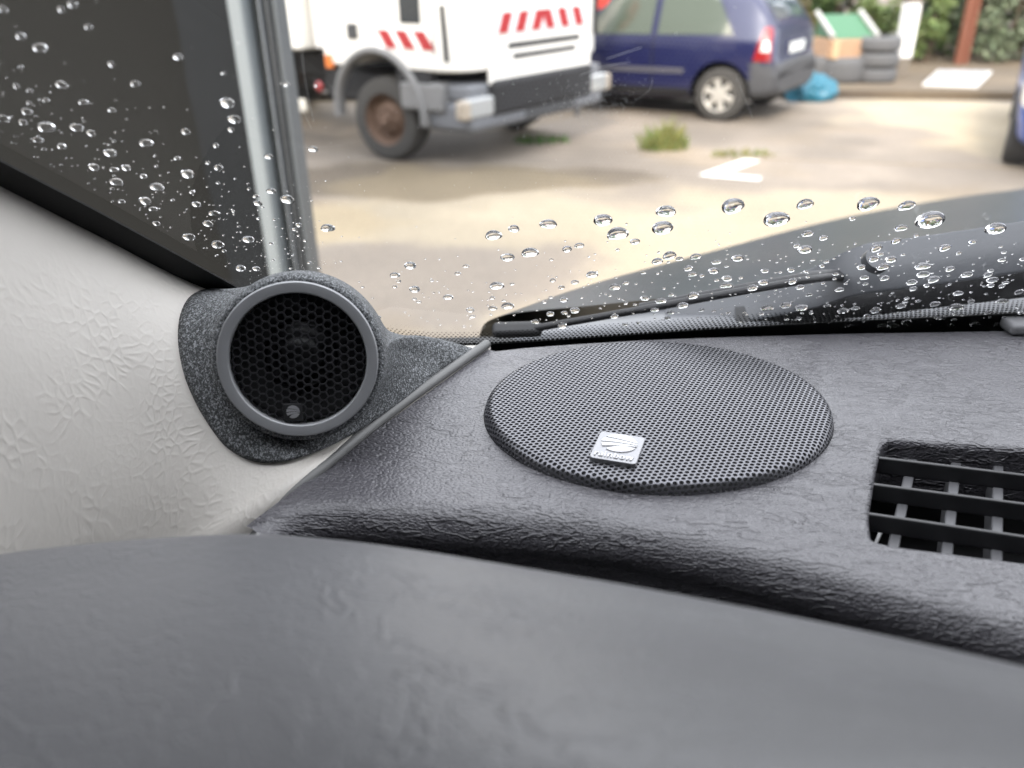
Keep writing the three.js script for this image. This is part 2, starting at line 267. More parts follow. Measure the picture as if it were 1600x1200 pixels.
  for (const z of [-.02, -1.78]) { const h = mesh('headlight', rbox(.1, .17, .46, .08, .55, z - .2, .03), M.lamp, T); mesh('indicator', rbox(.11, .16, .14, .07, .54, z + (z > -1 ? .03 : -.45), .03), std(.29, .25, .20, .3), h); }
  mesh('mudguard', [new THREE.TorusGeometry(.56, .042, 8, 40, Math.PI * 1.05).scale(1, 1, 1.6).rotateZ(-.08).translate(-.95, .42, .0), rbox(.5, .24, .14, -.42, .62, -.04, .03)], M.greyPlastic, T);
  mesh('indicator', rbox(.09, .12, .04, -1.55, .86, .03, .01), M.amber, T);
  mesh('cab_step', rbox(.4, .2, .1, -.5, .76, -.03, .02), M.black, T);
  wheel(T, -.95, .375, -.14, .375, .24, 1, M.rust, 0).rotation.y = .12; wheel(T, -.95, .375, -2.06, .375, .24, -1, M.rust, 0);
  wheel(T, -4.6, .375, -.14, .375, .24, 1, M.rust, 0); wheel(T, -4.6, .375, -2.06, .375, .24, -1, M.rust, 0);
  mesh('chassis', [rbox(6.6, .22, .1, -3.9, .72, -.75, .02), rbox(6.6, .22, .1, -3.9, .72, -1.45, .02), rbox(.9, .4, .5, -2.6, .6, -1.2, .05), rbox(2.2, .3, 1.6, -.95, .6, -1.1, .05), rbox(.06, .35, .06, -2.35, .68, -.2, .01)], M.black, T);
  mesh('side_rail', rbox(1.2, .12, .05, -2.6, .42, .0, .02), std(.55, .52, .45, .6), T);
  mesh('cargo_box', rbox(4.6, 2.2, 2.3, -4.22, 2.04, -1.1, .03), M.truckWhite, T);
  mesh('gap_shade_post', rbox(.24, 2.2, .05, -1.75, 2.05, -.1, .02), std(.5, .5, .5, .5), T);  // grey of the shaded gap behind the cab put into this colour
  mesh('blue_mark', rbox(.2, .035, .006, -2.3, 1.16, .053, .002), std(.12, .16, .5, .5), T);
  const rl = new THREE.SphereGeometry(.05, 16, 10).scale(1, 1, .5).translate(-1.75, .62, .02); mesh('marker_lamp', rl, M.redLamp, T);
}

// ---------------------------------------------------------------- hatchbacks
function hatchback(name, label, pos, ang, paint, opts = {}) {
  const C = thing(name, label, 'car', pos, ang);                    // own axes: x = 0 at the tail, forward +x, z sideways
  const st = [[0, .34, .58, .60, .70], [.03, .30, .62, .64, .735], [.06, .29, .64, .72, .755], [.075, .28, .84, .93, .755], [.13, .27, .90, 1.02, .785], [.26, .25, .93, 1.20, .805], [.40, .24, .94, 1.34, .815], [.6, .23, .94, 1.40, .82], [1.2, .21, .93, 1.43, .822], [1.8, .20, .91, 1.42, .822], [2.15, .20, .90, 1.36, .82], [2.5, .20, .88, 1.16, .82], [2.85, .20, .86, .95, .815], [3.2, .21, .80, .89, .80], [3.5, .22, .72, .80, .76], [3.66, .25, .62, .70, .70], [3.75, .32, .52, .56, .60]];
  const at = x => { let i = 0; while (i < st.length - 2 && x > st[i + 1][0]) i++; const a = st[i], b = st[i + 1], t = clamp((x - a[0]) / (b[0] - a[0]), 0, 1); return [0, 1, 2, 3, 4].map(k => lerp(a[k], b[k], t)); };
  const sect = x => { const [, yb, ys, yt, w] = at(x), gh = clamp((yt - ys) / .45, .05, 1), wt = w * lerp(.9, .74, gh);
    return [[0, yb], [w * .82, yb], [w * .95, yb + .05], [w * .985, yb + .16], [w, Math.max(yb + .2, ys - .3)], [w * .99, ys - .1], [w * .95, ys], [lerp(w * .94, wt, .5), lerp(ys, yt, .5)], [wt, yt - .05 * gh - .005], [wt * .85, yt], [0, yt + .02]]; };
  const full = x => { const s = spline(sect(x).map(([z, y]) => V(0, y, z)), 30); return s; };
  const sideZ = (x, y) => { const s = full(x); for (let i = 4; i < s.length - 1; i++) if (s[i].y <= y && s[i + 1].y >= y) return lerp(s[i].z, s[i + 1].z, (y - s[i].y) / (s[i + 1].y - s[i].y + 1e-6)); return s.at(-4).z; };
  const xs = []; for (let i = 0; i < st.length - 1; i++) { const n = Math.max(1, Math.round((st[i + 1][0] - st[i][0]) / .09)); for (let k = 0; k < n; k++) xs.push(lerp(st[i][0], st[i + 1][0], k / n)); } xs.push(3.75);
  const rows = xs.map(x => { const s = full(x); return [...s.map(p => V(x, p.y, p.z)), ...s.slice(0, -1).reverse().map(p => V(x, p.y, -p.z)).slice(0, -1), V(x, s[0].y, 0)]; });
  let g = grid(rows); const cap = (row, flip) => { const c = row.reduce((a, p) => a.add(p), V()).divideScalar(row.length), pos = []; for (let i = 0; i < row.length - 1; i++) { const t = flip ? [c, row[i + 1], row[i]] : [c, row[i], row[i + 1]]; t.forEach(p => pos.push(p.x, p.y, p.z)); } const q = new THREE.BufferGeometry(); q.setAttribute('position', new THREE.Float32BufferAttribute(pos, 3)); q.setAttribute('uv', new THREE.Float32BufferAttribute(new Float32Array(pos.length / 3 * 2), 2)); q.computeVertexNormals(); return q; };
  const ni = g.toNonIndexed(); const shell = mergeGeometries([ni, cap(rows[0], false), cap(rows.at(-1), true)]);
  const wx = [.62, 3.05], R = .29;
  const body = cut(shell, ...wx.map(x => cylZ(R + .06, 3, x, R + .01, 0)));
  // bumpers are the lower tail and nose of the shell
  const p = body.attributes.position, idx = body.index ? [...body.index.array] : [...Array(p.count).keys()], A = [], B = [];
  for (let i = 0; i < idx.length; i += 3) { const cx = (p.getX(idx[i]) + p.getX(idx[i + 1]) + p.getX(idx[i + 2])) / 3, cy = (p.getY(idx[i]) + p.getY(idx[i + 1]) + p.getY(idx[i + 2])) / 3; ((cy < .655 && cx < .3) ? B : A).push(idx[i], idx[i + 1], idx[i + 2]); }
  const sub = list => { const q = body.clone(); q.setIndex(list); return q.toNonIndexed(); };
  mesh('body', sub(A), paint, C); mesh('bumper', sub(B), opts.bumper ?? std(.045, .046, .05, .6), C);
  mesh('underbody', box(3.2, .25, 1.2, 1.85, .4, 0), M.black, C);
  for (const s of [1, -1]) for (const x of wx) wheel(C, x, R, s * .72, R, .19, s, M.alloy, 6);
  const sidePatch = (nm, quad, mat, off, s, par = C) => { const [a, b, c, d] = quad, rows2 = []; for (let j = 0; j <= 8; j++) { const r = []; for (let i = 0; i <= 10; i++) { const u = i / 10, v = j / 8, x = lerp(lerp(a[0], b[0], u), lerp(d[0], c[0], u), v), y = lerp(lerp(a[1], b[1], u), lerp(d[1], c[1], u), v); r.push(V(x, y, s * (sideZ(x, y) + off))); } rows2.push(r); } return mesh(nm, grid(rows2), mat, par); };
  for (const s of [1, -1]) {
    const win = std(.06, .075, .058, .06, { clearcoat: 1 });
    sidePatch('window', [[.52, .92], [1.42, .90], [1.42, 1.31], [.78, 1.31]], win, .006, s);
    sidePatch('window', [[1.5, .90], [2.42, .885], [2.05, 1.29], [1.5, 1.31]], win, .006, s);
    sidePatch('side_trim', [[1.05, .50], [2.6, .48], [2.6, .54], [1.05, .56]], std(.06, .06, .075, .5), .012, s);
    sidePatch('door_gap', [[1.445, .36], [1.46, .36], [1.46, .9], [1.445, .9]], M.black, .004, s); sidePatch('door_gap', [[2.44, .3], [2.455, .3], [2.455, .88], [2.44, .88]], M.black, .004, s); sidePatch('sill', [[.98, .26], [2.7, .24], [2.7, .33], [.98, .34]], M.black, .006, s);
    const tl = sidePatch('tail_lamp', [[.08, .66], [.27, .66], [.20, 1.0], [.115, 1.0]], M.redLamp, .008, s);
    sidePatch('reversing_lens', [[.10, .76], [.2, .76], [.18, .86], [.12, .86]], std(.7, .6, .58, .2), .016, s, tl);
    const dh = sidePatch('door_handle', [[1.5, .80], [1.68, .80], [1.68, .835], [1.5, .835]], paint, .02, s);
    sidePatch('headlight', [[3.35, .58], [3.66, .52], [3.6, .64], [3.25, .72]], std(.75, .7, .62, .1, { clearcoat: 1 }), .01, s);
  }
  const topPatch = (nm, x0, x1, k, mat) => { const rows2 = []; for (let j = 0; j <= 8; j++) { const x = lerp(x0, x1, j / 8), [, , ys, yt, w] = at(x), r = []; for (let i = -6; i <= 6; i++) { const z = i / 6 * w * k; r.push(V(x, yt + .026 - .02 * Math.abs(i / 6) + .004, z)); } rows2.push(r); } return mesh(nm, grid(rows2), mat, C); };
  topPatch('rear_window', .15, .40, .62, std(.06, .08, .095, .05, { clearcoat: 1 })); topPatch('windscreen', 2.22, 2.82, .7, std(.05, .06, .065, .05, { clearcoat: 1 }));
  const pl = mesh('number_plate', rbox(.015, .11, .52, .045, .76, 0, .005), std(.62, .64, .62, .4), C); 
  mesh('plate_recess', rbox(.03, .17, .62, .062, .77, 0, .01), std(.02, .022, .05, .5), C);
  mesh('lower_grille', rbox(.04, .12, .9, 3.735, .36, 0, .02), M.black, C);
  return C;
}
{ const w = G(1119, 190), fwd = V(-Math.cos(.6), 0, -Math.sin(.6)), ang = Math.atan2(-fwd.z, fwd.x);
  const side = V(Math.sin(ang), 0, Math.cos(ang));                  // own +z in the world; the near side faces the camera
  const s = side.z > 0 ? 1 : -1, pos = w.clone().sub(fwd.clone().multiplyScalar(.62)).sub(side.clone().multiplyScalar(s * .80));
  hatchback('hatchback', 'dark blue hatchback parked tail towards the hedge, right of the white lorry', pos, ang, M.carBlue); }
{ const w = G(1566, 252), fwd = V(-.50, 0, .866).normalize(), ang = Math.atan2(-fwd.z, fwd.x), side = V(Math.sin(ang), 0, Math.cos(ang));
  const s = side.x < 0 ? 1 : -1, pos = w.clone().sub(fwd.clone().multiplyScalar(3.05)).sub(side.clone().multiplyScalar(s * .80));
  hatchback('hatchback', 'bright blue car cut off by the right edge of the picture', pos, ang, M.carBlue2, { bumper: M.carBlue2 }); }

// ---------------------------------------------------------------- things along the hedge
{ // red sign behind the car
  const p = vertical(905, -10, 10.4), top = P(930, -12, depthOf(V(p.x, 1.2, p.z))).y;
  const o = thing('road_sign', 'round red sign between the white lorry and the dark blue hatchback', 'sign', p, 0);
  mesh('disc', new THREE.CylinderGeometry(.2, .2, .02, 40).rotateX(Math.PI / 2).translate(.17, top + .02, .04), std(.62, .04, .02, .45), o); mesh('post', bar(V(0, 0, 0), V(0, top + .3, 0), .03), M.greyPlastic, o); mesh('bracket', bar(V(0, top + .02, 0), V(.2, top + .02, .02), .02), M.greyPlastic, o);
}
{ // concrete post with a white band
  const p = G(1402, 132), s = depthOf(p) / F; const o = thing('concrete_post', 'square concrete post with a white painted band in front of the hedge', 'post', p, .1);
  const w = 19 * s, conc = std(.13, .11, .088, .9, { bumpMap: yardMap, bumpScale: .01 });
  mesh('shaft', rbox(w, 4, w, 0, 2, 0, .015), conc, o);
  mesh('white_band', rbox(w + .006, 72 * s * 1.06, w + .006, 0, (132 - 59) * s * 1.06, 0, .012), std(.6, .59, .57, .7), o);
}
{ // rusty steel upright
  const p = G(1498, 112), s = depthOf(p) / F; const o = thing('steel_post', 'rusty brown steel upright standing in the hedge behind the white board', 'post', p, .2), w = 19 * s;
  const ru = std(.14, .05, .028, .9, { bumpMap: yardMap, bumpScale: .004 });
  mesh('flange', rbox(w * .34, 3.5, w * .5, -w * .34, 1.75, 0, .01), ru, o); mesh('flange', rbox(w * .34, 3.5, w * .5, w * .34, 1.75, 0, .01), ru, o); mesh('web', box(w * .5, 3.5, .02, 0, 1.75, 0), ru, o);
}
{ // white tray lying at the kerb
  const y = .14, c = [[1443, 131], [1527, 134], [1549, 112], [1466, 110]].map(([a, b]) => hitY(a, b, y));
  const o = thing('board', 'flat white framed panel lying on the pavement below the rusty steel upright', 'panel', c[0], 0);
  const L = c.map(q => q.clone().sub(c[0])); const s = new THREE.Shape(L.map(q => new THREE.Vector2(q.x, -q.z)));
  mesh('frame', new THREE.ExtrudeGeometry(s, { depth: .09, bevelEnabled: true, bevelSize: .01, bevelThickness: .01 }).rotateX(-Math.PI / 2).translate(0, -.09, 0), std(.5, .49, .47, .45), o);
  const mid = L.reduce((a, q) => a.add(q), V()).divideScalar(4), s2 = new THREE.Shape(L.map(q => q.clone().lerp(mid, .12)).map(q => new THREE.Vector2(q.x, -q.z)));
  mesh('face', new THREE.ExtrudeGeometry(s2, { depth: .012, bevelEnabled: false }).rotateX(-Math.PI / 2).translate(0, .0125, 0), std(.45, .45, .455, .25), o);
}
{ // wooden tray with a green cover on stacked drums
  const b = hitY(1310, 126, .1), s = depthOf(b) / F; const o = thing('wooden_crate', 'wooden crate with a green sloping cover resting on old tyres by the hedge', 'crate', V(b.x, .1 + 36 * s, b.z), .1);
  const w = 74 * s, wood = std(.33, .205, .125, .8, { bumpMap: yardMap, bumpScale: .004 }), d = w * .9, hb = 27 * s;
  for (let i = 0; i < 3; i++) mesh('plank', rbox(w, hb / 3 - .008, .03, 0, hb / 6 + i * hb / 3, d / 2, .006), wood, o);
  for (let i = 0; i < 3; i++) for (const q of [-1, 1]) mesh('plank', rbox(.03, hb / 3 - .008, d - .03, q * w / 2, hb / 6 + i * hb / 3, 0, .006), wood, o);
  for (const q of [-1, 1]) mesh('corner_block', rbox(.08, hb, .05, q * (w / 2 - .06), hb / 2, d / 2 + .03, .006), std(.4, .28, .165, .8), o);
  const cv = new THREE.Shape([new THREE.Vector2(-d / 2, 0), new THREE.Vector2(d / 2, 0), new THREE.Vector2(-d / 2, 30 * s)]);
  mesh('cover', new THREE.ExtrudeGeometry(cv, { depth: w * .84, bevelEnabled: false }).rotateY(-Math.PI / 2).translate(w * .42, hb + .003, 0), std(.035, .115, .055, .5), o);
  for (const q of [-1, 1]) { const a = V(q * w * .47, hb + .03, d / 2), e = V(q * w * .47, hb + 34 * s, -d / 2); mesh('rail', bar(a, e, .035), std(.3, .3, .28, .6), o); }
  const stack = [[1282, 126, 1, 'old grey tyre under the left end of the wooden crate'], [1312, 128, 1, 'old grey tyre under the middle of the wooden crate'], [1362, 128, 3, 'stacked grey tyres right of the wooden crate beside the concrete post']];
  for (const [px, py, n, lab] of stack) { const q = hitY(px, py, .1); for (let i = 0; i < n; i++) { const t = thing('tyre', n > 1 ? ['bottom', 'middle', 'top'][i] + ' grey tyre in the stack between the wooden crate and the concrete post' : lab, 'tyre', V(q.x, .1 + i * .2, q.z)); const rad = px > 1350 ? .30 : .33, pr = [[.55, -.5], [.85, -.5], [.97, -.4], [1, -.2], [1, .2], [.97, .4], [.85, .5], [.55, .5]].map(([a, c2]) => new THREE.Vector2(a * rad, c2 * (px > 1350 ? .19 : .34) + (px > 1350 ? .1 : .17)));
    mesh('tread', new THREE.LatheGeometry(pr, 32), std(.08, .08, .082, .8), t); mesh('rim', new THREE.CylinderGeometry(rad * .55, rad * .55, .12, 24).translate(0, .1, 0), std(.2, .2, .2, .6), t); } }
}
{ // tarpaulin bundle
  const c = G(1262, 156), g = new THREE.IcosahedronGeometry(1, 5), p = g.attributes.position;
  for (let i = 0; i < p.count; i++) { const v = V().fromBufferAttribute(p, i).normalize(), n = fbm((v.x + 2) * 2.1 + v.y, (v.z + 2) * 2.3 + v.y * 1.7, 64, 9, 4), f = Math.abs(Math.sin(v.x * 7 + n * 9) * .12); const k = .62 + .7 * n - f; p.setXYZ(i, v.x * .34 * k, Math.max(-.02, v.y * .24 * k + .1), v.z * .3 * k); }
  g.computeVertexNormals(); const m = mesh('tarpaulin', g, std(.01, .1, .15, .4)); m.position.copy(c); tag(m, 'crumpled turquoise tarpaulin bundle on the ground behind the dark blue hatchback', 'tarpaulin');
}
// hedge: shrubs one by one
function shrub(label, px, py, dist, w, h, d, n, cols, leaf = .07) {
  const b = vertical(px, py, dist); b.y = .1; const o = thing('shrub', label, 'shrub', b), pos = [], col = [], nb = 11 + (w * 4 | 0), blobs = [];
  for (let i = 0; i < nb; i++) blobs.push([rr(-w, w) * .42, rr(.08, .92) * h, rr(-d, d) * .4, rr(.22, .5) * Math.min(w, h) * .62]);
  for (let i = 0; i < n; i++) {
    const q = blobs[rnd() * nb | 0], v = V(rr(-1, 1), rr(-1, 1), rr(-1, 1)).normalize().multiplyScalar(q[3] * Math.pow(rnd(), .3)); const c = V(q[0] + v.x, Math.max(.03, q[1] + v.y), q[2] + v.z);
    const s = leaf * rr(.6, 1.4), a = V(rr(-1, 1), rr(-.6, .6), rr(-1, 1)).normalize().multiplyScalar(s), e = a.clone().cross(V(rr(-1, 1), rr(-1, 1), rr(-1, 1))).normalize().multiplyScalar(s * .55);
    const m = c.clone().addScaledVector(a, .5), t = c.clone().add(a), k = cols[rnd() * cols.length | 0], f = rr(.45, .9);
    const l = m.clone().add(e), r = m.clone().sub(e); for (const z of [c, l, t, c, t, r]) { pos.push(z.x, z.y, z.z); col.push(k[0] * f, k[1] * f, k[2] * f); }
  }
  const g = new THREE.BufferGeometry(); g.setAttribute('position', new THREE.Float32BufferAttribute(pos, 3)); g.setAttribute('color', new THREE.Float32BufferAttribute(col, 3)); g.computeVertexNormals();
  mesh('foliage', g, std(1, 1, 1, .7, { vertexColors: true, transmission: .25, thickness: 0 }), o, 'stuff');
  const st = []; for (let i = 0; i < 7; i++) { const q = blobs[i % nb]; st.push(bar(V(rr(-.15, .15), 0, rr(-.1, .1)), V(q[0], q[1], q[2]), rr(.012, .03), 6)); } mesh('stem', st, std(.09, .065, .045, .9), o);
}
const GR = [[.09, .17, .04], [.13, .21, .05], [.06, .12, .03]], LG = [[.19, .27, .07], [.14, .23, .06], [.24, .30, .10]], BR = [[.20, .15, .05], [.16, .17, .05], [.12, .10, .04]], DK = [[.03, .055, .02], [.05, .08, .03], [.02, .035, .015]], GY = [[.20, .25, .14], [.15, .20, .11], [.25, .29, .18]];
shrub('olive brown shrub standing right behind the tail of the dark blue hatchback', 1236, 60, 16.6, 1.0, 2.9, 1, 2600, BR);
shrub('mid green bush behind the wooden crate', 1312, 60, 17.4, 1.5, 2.9, 1.2, 3400, GR);
shrub('tall evergreen bush beyond the bright blue car, rising above the picture', 1800, 20, 20, 4, 6.5, 2, 7000, [...DK, ...GR], .14);
shrub('bright green shrub reaching in front of the wooden crate beside the concrete post', 1366, 60, 16.2, .7, 1.9, .6, 1500, LG);
shrub('bright green climbing shrub directly right of the concrete post', 1440, 70, 15.8, .8, 2.6, .7, 2400, LG);
shrub('mid green bush between the concrete post and the rusty upright', 1468, 60, 17.0, 1.2, 2.9, 1, 2800, GR);
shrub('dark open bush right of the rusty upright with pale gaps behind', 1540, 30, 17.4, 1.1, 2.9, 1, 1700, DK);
shrub('grey green bush right of the rusty upright near the bright blue car', 1560, 80, 16.2, 1.1, 1.5, .8, 2400, GY);
shrub('grey green bush at the right edge above the bright blue car', 1625, 70, 16.4, 1.2, 2.4, .9, 2400, GY);
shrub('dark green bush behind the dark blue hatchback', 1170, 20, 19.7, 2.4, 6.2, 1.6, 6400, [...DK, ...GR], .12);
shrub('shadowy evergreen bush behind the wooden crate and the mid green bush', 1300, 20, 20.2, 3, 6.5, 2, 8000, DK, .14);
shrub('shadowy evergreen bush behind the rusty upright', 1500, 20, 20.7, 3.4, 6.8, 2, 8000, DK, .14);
shrub('large green bush beyond the lorry and the hatchback', 1010, 5, 21.2, 4, 6.2, 2, 9000, [...GR, ...LG], .14);

// ================================================================ the vehicle the camera sits in
const Y0 = EYE - .154;                                             // dashboard top
const D = (px, py, up = 0) => hitY(px, py, Y0 + up);
// windscreen plane
const RAKE = 46 * Math.PI / 180, wO = V(0, EYE - .152, -.35), wU = V(1, 0, -.03).normalize(), wN = V(0, Math.cos(RAKE), -Math.sin(RAKE)).normalize(), wV = wN.clone().cross(wU).normalize();
if (wV.y < 0) wV.negate();
const WS = (px, py, out = 0) => hitPlane(px, py, wO.clone().addScaledVector(wN, out), wN);
const toUV = p => { const q = p.clone().sub(wO); return new THREE.Vector2(q.dot(wU), q.dot(wV)); };
const onW = (u, v, out = 0) => wO.clone().addScaledVector(wU, u).addScaledVector(wV, v).addScaledVector(wN, out);
const wBasis = basis(wU, wV, wU.clone().cross(wV), wO);
const shapeOnW = (pts, out) => { const g = new THREE.ShapeGeometry(new THREE.Shape(pts)); const p = g.attributes.position; for (let i = 0; i < p.count; i++) { const q = onW(p.getX(i), p.getY(i), out); p.setXYZ(i, q.x, q.y, q.z); } g.computeVertexNormals(); return g; };
const slabOnW = (pts, out, th) => { const g = new THREE.ExtrudeGeometry(new THREE.Shape(pts), { depth: th, bevelEnabled: false }); const p = g.attributes.position; for (let i = 0; i < p.count; i++) { const q = onW(p.getX(i), p.getY(i), out - p.getZ(i)); p.setXYZ(i, q.x, q.y, q.z); } g.computeVertexNormals(); return g; };
const px2 = (list) => list.map(([a, b]) => toUV(WS(a, b)));
{
  const ws = thing('windscreen', 'raked windscreen glass with raindrops and a black dotted border', 'windscreen');
  const bl = toUV(WS(330, 470)), tl = toUV(V(-.25, EYE + .091, -.115)), out = [new THREE.Vector2(bl.x - .03, -.03), new THREE.Vector2(1.4, -.03), new THREE.Vector2(1.15, tl.y), new THREE.Vector2(tl.x, tl.y), toUV(WS(-300, 90)), toUV(WS(0, 255))];
  mesh('pane', shapeOnW(out, 0), M.glass, ws);
  // black border: solid band, then dots that shrink upwards
  const topLine = [[560, 512], [601, 521], [640, 527], [687, 531], [756, 532], [859, 528], [997, 521], [1100, 516], [1300, 508], [1600, 500], [1900, 495]];
  const solid = [...topLine, [1900, 620], [700, 620], [420, 560], [402, 560]];
  const edge = [[-420, 20], [-150, 143], [0, 221], [146, 301], [402, 448], [500, 500], [560, 514], [560, 640], [330, 560], [200, 470], [-420, 180]];
  mesh('border_band', [slabOnW(px2(solid), -.0012, .0006), slabOnW(px2(edge), -.0022, .0006)], M.frit, ws);
  const curve = new THREE.SplineCurve(px2(topLine)), L = curve.getLength(), pitch = .00205, g = [];
  for (let r = 0; r < 7; r++) for (let i = 0; i * pitch < L - .001; i++) {
    const t = clamp((i + (r % 2) * .5) * pitch / L, 0, 1), q = curve.getPointAt(t), R = lerp(.00098, .00034, r / 6.5);
    const c = new THREE.CircleGeometry(R, 8), p = c.attributes.position; for (let k = 0; k < p.count; k++) { const z = onW(q.x + p.getX(k), q.y + .0008 + r * .0021 + p.getY(k), -.0012); p.setXYZ(k, z.x, z.y, z.z); } g.push(c);
  }
  mesh('border_dots', g, M.frit, ws, 'stuff');
  const scr = (pts, r) => mesh('scratch', new THREE.TubeGeometry(new THREE.CatmullRomCurve3(pts.map(([a, b]) => WS(a, b, -.0004))), 24, r, 4), std(.5, .5, .5, .6), ws);
  scr([[1150, 120], [1163, 152], [1176, 184]], .00004); scr([[1020, 122], [1016, 138], [1004, 150], [992, 156]], .00005); scr([[948, 92], [972, 84], [1002, 74]], .00006); scr([[905, 118], [945, 104], [985, 97]], .00004); scr([[470, 60], [476, 120], [490, 190]], .00005); scr([[462, 150], [472, 170], [486, 200]], .00004);
  const sp = []; for (let i = 0; i < 900; i++) { const k = rnd(), c = k < .45 ? [930, 165, 70, 34] : k < .75 ? [450, 410, 60, 60] : [800, 230, 500, 160], a = rr(0, 6.283), q = Math.sqrt(-2 * Math.log(1 - rnd() * .98)) * .6, p = WS(c[0] + Math.cos(a) * q * c[2], c[1] + Math.sin(a) * q * c[3], .0005); if (toUV(p).y < .02) continue; sp.push(new THREE.IcosahedronGeometry(rr(.00004, .00013), 0).translate(p.x, p.y, p.z)); }
  mesh('dirt_specks', sp, std(.45, .45, .44, .8), ws, 'stuff');
}

// dashboard top: flat leather with openings, rolled front lip
const grilleC = D(1030, 645).lerp(D(1030, 660), .5);
{
  const dash = thing('dashboard', 'black grained leather dashboard top below the windscreen', 'dashboard');
  const left = [D(762, 546), D(660, 620), D(560, 692), D(470, 758), D(385, 822)], near = [D(385, 822), D(415, 801), D(460, 784), D(540, 776), D(700, 784), D(850, 795), D(1000, 812), D(1150, 842), D(1300, 880), D(1450, 922), D(1600, 965), D(1750, 1012), D(2100, 1120)];
  const far = [D(2300, 500), D(1900, 508), D(1600, 517), D(1300, 522), D(1100, 528), D(1000, 532), D(900, 538), D(820, 544), D(775, 549)];
  const nearS = spline(near, 80);
  const s = new THREE.Shape([...left.slice(0, -1), ...nearS, ...far].map(p => new THREE.Vector2(p.x, -p.z)));
  // vent opening and speaker opening
  const vq = [[1386, 680], [1600, 696], [1980, 722], [1980, 930], [1600, 884], [1400, 858], [1356, 845], [1345, 810], [1350, 765], [1362, 706], [1371, 686]];
  const rounded = []; { const pts = vq.map(([a, b]) => D(a, b)); const c = new THREE.CatmullRomCurve3(pts, true, 'centripetal'); pts.forEach((_, i) => { const a = pts[i], b = pts[(i + 1) % pts.length], n = a.distanceTo(b) > .03 ? 1 : 6; for (let k = 0; k < n; k++) rounded.push(n > 1 ? c.getPoint((i + k / n) / pts.length) : a.clone()); }); }
  const hole = new THREE.Path(rounded.map(p => new THREE.Vector2(p.x, -p.z))); s.holes.push(hole);
  const sp = new THREE.Path(); sp.absellipse(grilleC.x - .0004, -(grilleC.z - .006), .0662, .0573, 0, Math.PI * 2, false, .10); s.holes.push(sp);
  const rot = .16, T = .26, setUV = (g) => { const p = g.attributes.position, uv = []; for (let i = 0; i < p.count; i++) { const x = p.getX(i), z = p.getZ(i) + (Y0 - p.getY(i)); uv.push((x * Math.cos(rot) + -z * Math.sin(rot) * -1) / T, (z * Math.cos(rot) - x * Math.sin(rot)) / T); } g.setAttribute('uv', new THREE.Float32BufferAttribute(uv, 2)); return g; };
  const top = new THREE.ShapeGeometry(s, 64).rotateX(-Math.PI / 2).translate(0, Y0, 0);
  // lip: a quarter round, then straight down
  const R = .009, rows = []; for (let k = 0; k <= 18; k++) { const a = Math.min(k / 14, 1) * Math.PI * .78, ex = k > 14 ? (k - 14) * .04 : 0; rows.push(nearS.map((p, i) => { const q = nearS[Math.max(0, i - 1)], r = nearS[Math.min(nearS.length - 1, i + 1)], n = V(-(r.z - q.z), 0, r.x - q.x).normalize(); return V(p.x + n.x * R * Math.sin(a), Y0 - R * (1 - Math.cos(a)) - ex, p.z + n.z * R * Math.sin(a)); })); }
  const lip = grid(rows);
  const rollIn = (pts, R2, dep, ccw) => { const rw = []; for (let k = 0; k <= 7; k++) { const a = Math.min(k / 6, 1) * Math.PI / 2, ex = k > 6 ? dep : 0; rw.push([...pts, pts[0]].map((p, i) => { const n0 = pts.length, q = pts[(i - 1 + n0) % n0], r = pts[(i + 1) % n0], n = V(-(r.z - q.z), 0, r.x - q.x).normalize().multiplyScalar(ccw); return V(p.x + n.x * R2 * Math.sin(a), Y0 - R2 * (1 - Math.cos(a)) - ex, p.z + n.z * R2 * Math.sin(a)); })); } return grid(rw); };
  const ventIn = rollIn(rounded, .0028, .022, 1);
  const all = [top, lip, ventIn].map(g => { const q = setUV(g); return q.index ? q.toNonIndexed() : q; });
  mesh('top_panel', all, M.dash, dash);
  // air vent: long slats over cross bars, in a dark duct
  const v = new THREE.Group(); v.name = 'air_vent'; dash.add(v);
  const ys = -.0035;
  mesh('duct', [box(.3, .002, .2, 0, 0, 0).translate(D(1600, 790).x + .06, Y0 - .05, D(1600, 790).z)], M.black, v);
  const slat = (a, b) => { const d = b.clone().sub(a), L = d.length(), m = a.clone().add(b).multiplyScalar(.5); const g = rbox(L, .0062, .0019, 0, 0, 0, .0007).rotateX(-.12); g.applyMatrix4(new THREE.Matrix4().makeRotationY(Math.atan2(-d.z, d.x))); g.translate(m.x, m.y, m.z); return mesh('slat', g, M.slat, v); };
  for (const [a, b] of [[[1358, 709], [1600, 738]], [[1347, 750], [1600, 783]], [[1342, 796], [1600, 834]], [[1352, 845], [1600, 888]]].slice(0, 3)) { const A = D(a[0], a[1], -.001), B = D(b[0], b[1], -.001), dd = B.clone().sub(A); slat(A.add(V(0, -.004, 0)), B.addScaledVector(dd, 1.62).add(V(0, -.004, 0))); }
  for (const [a, b] of [[[1432, 690], [1394, 862]], [[1496, 698], [1478, 876]], [[1560, 702], [1556, 888]], [[1628, 706], [1636, 900]], [[1700, 712], [1720, 910]], [[1775, 716], [1806, 918]], [[1850, 720], [1892, 924]], [[1925, 724], [1972, 930]]]) { const A = D(a[0], a[1], -.0085), B = D(b[0], b[1], -.0085), d = B.clone().sub(A).normalize(); const L = A.distanceTo(B) + .02, m = A.clone().lerp(B, .5); const g = rbox(.0033, .012, L, 0, 0, 0, .0006).applyMatrix4(new THREE.Matrix4().makeRotationY(Math.atan2(d.x, d.z))).translate(m.x, m.y - .005, m.z); mesh('cross_bar', g, std(.09, .09, .095, .4), v); }
  const pale = mesh('lint', bar(D(1368, 850, -.014), D(1378, 826, -.012), .0007, 5), std(.4, .4, .4, .7), v);
}
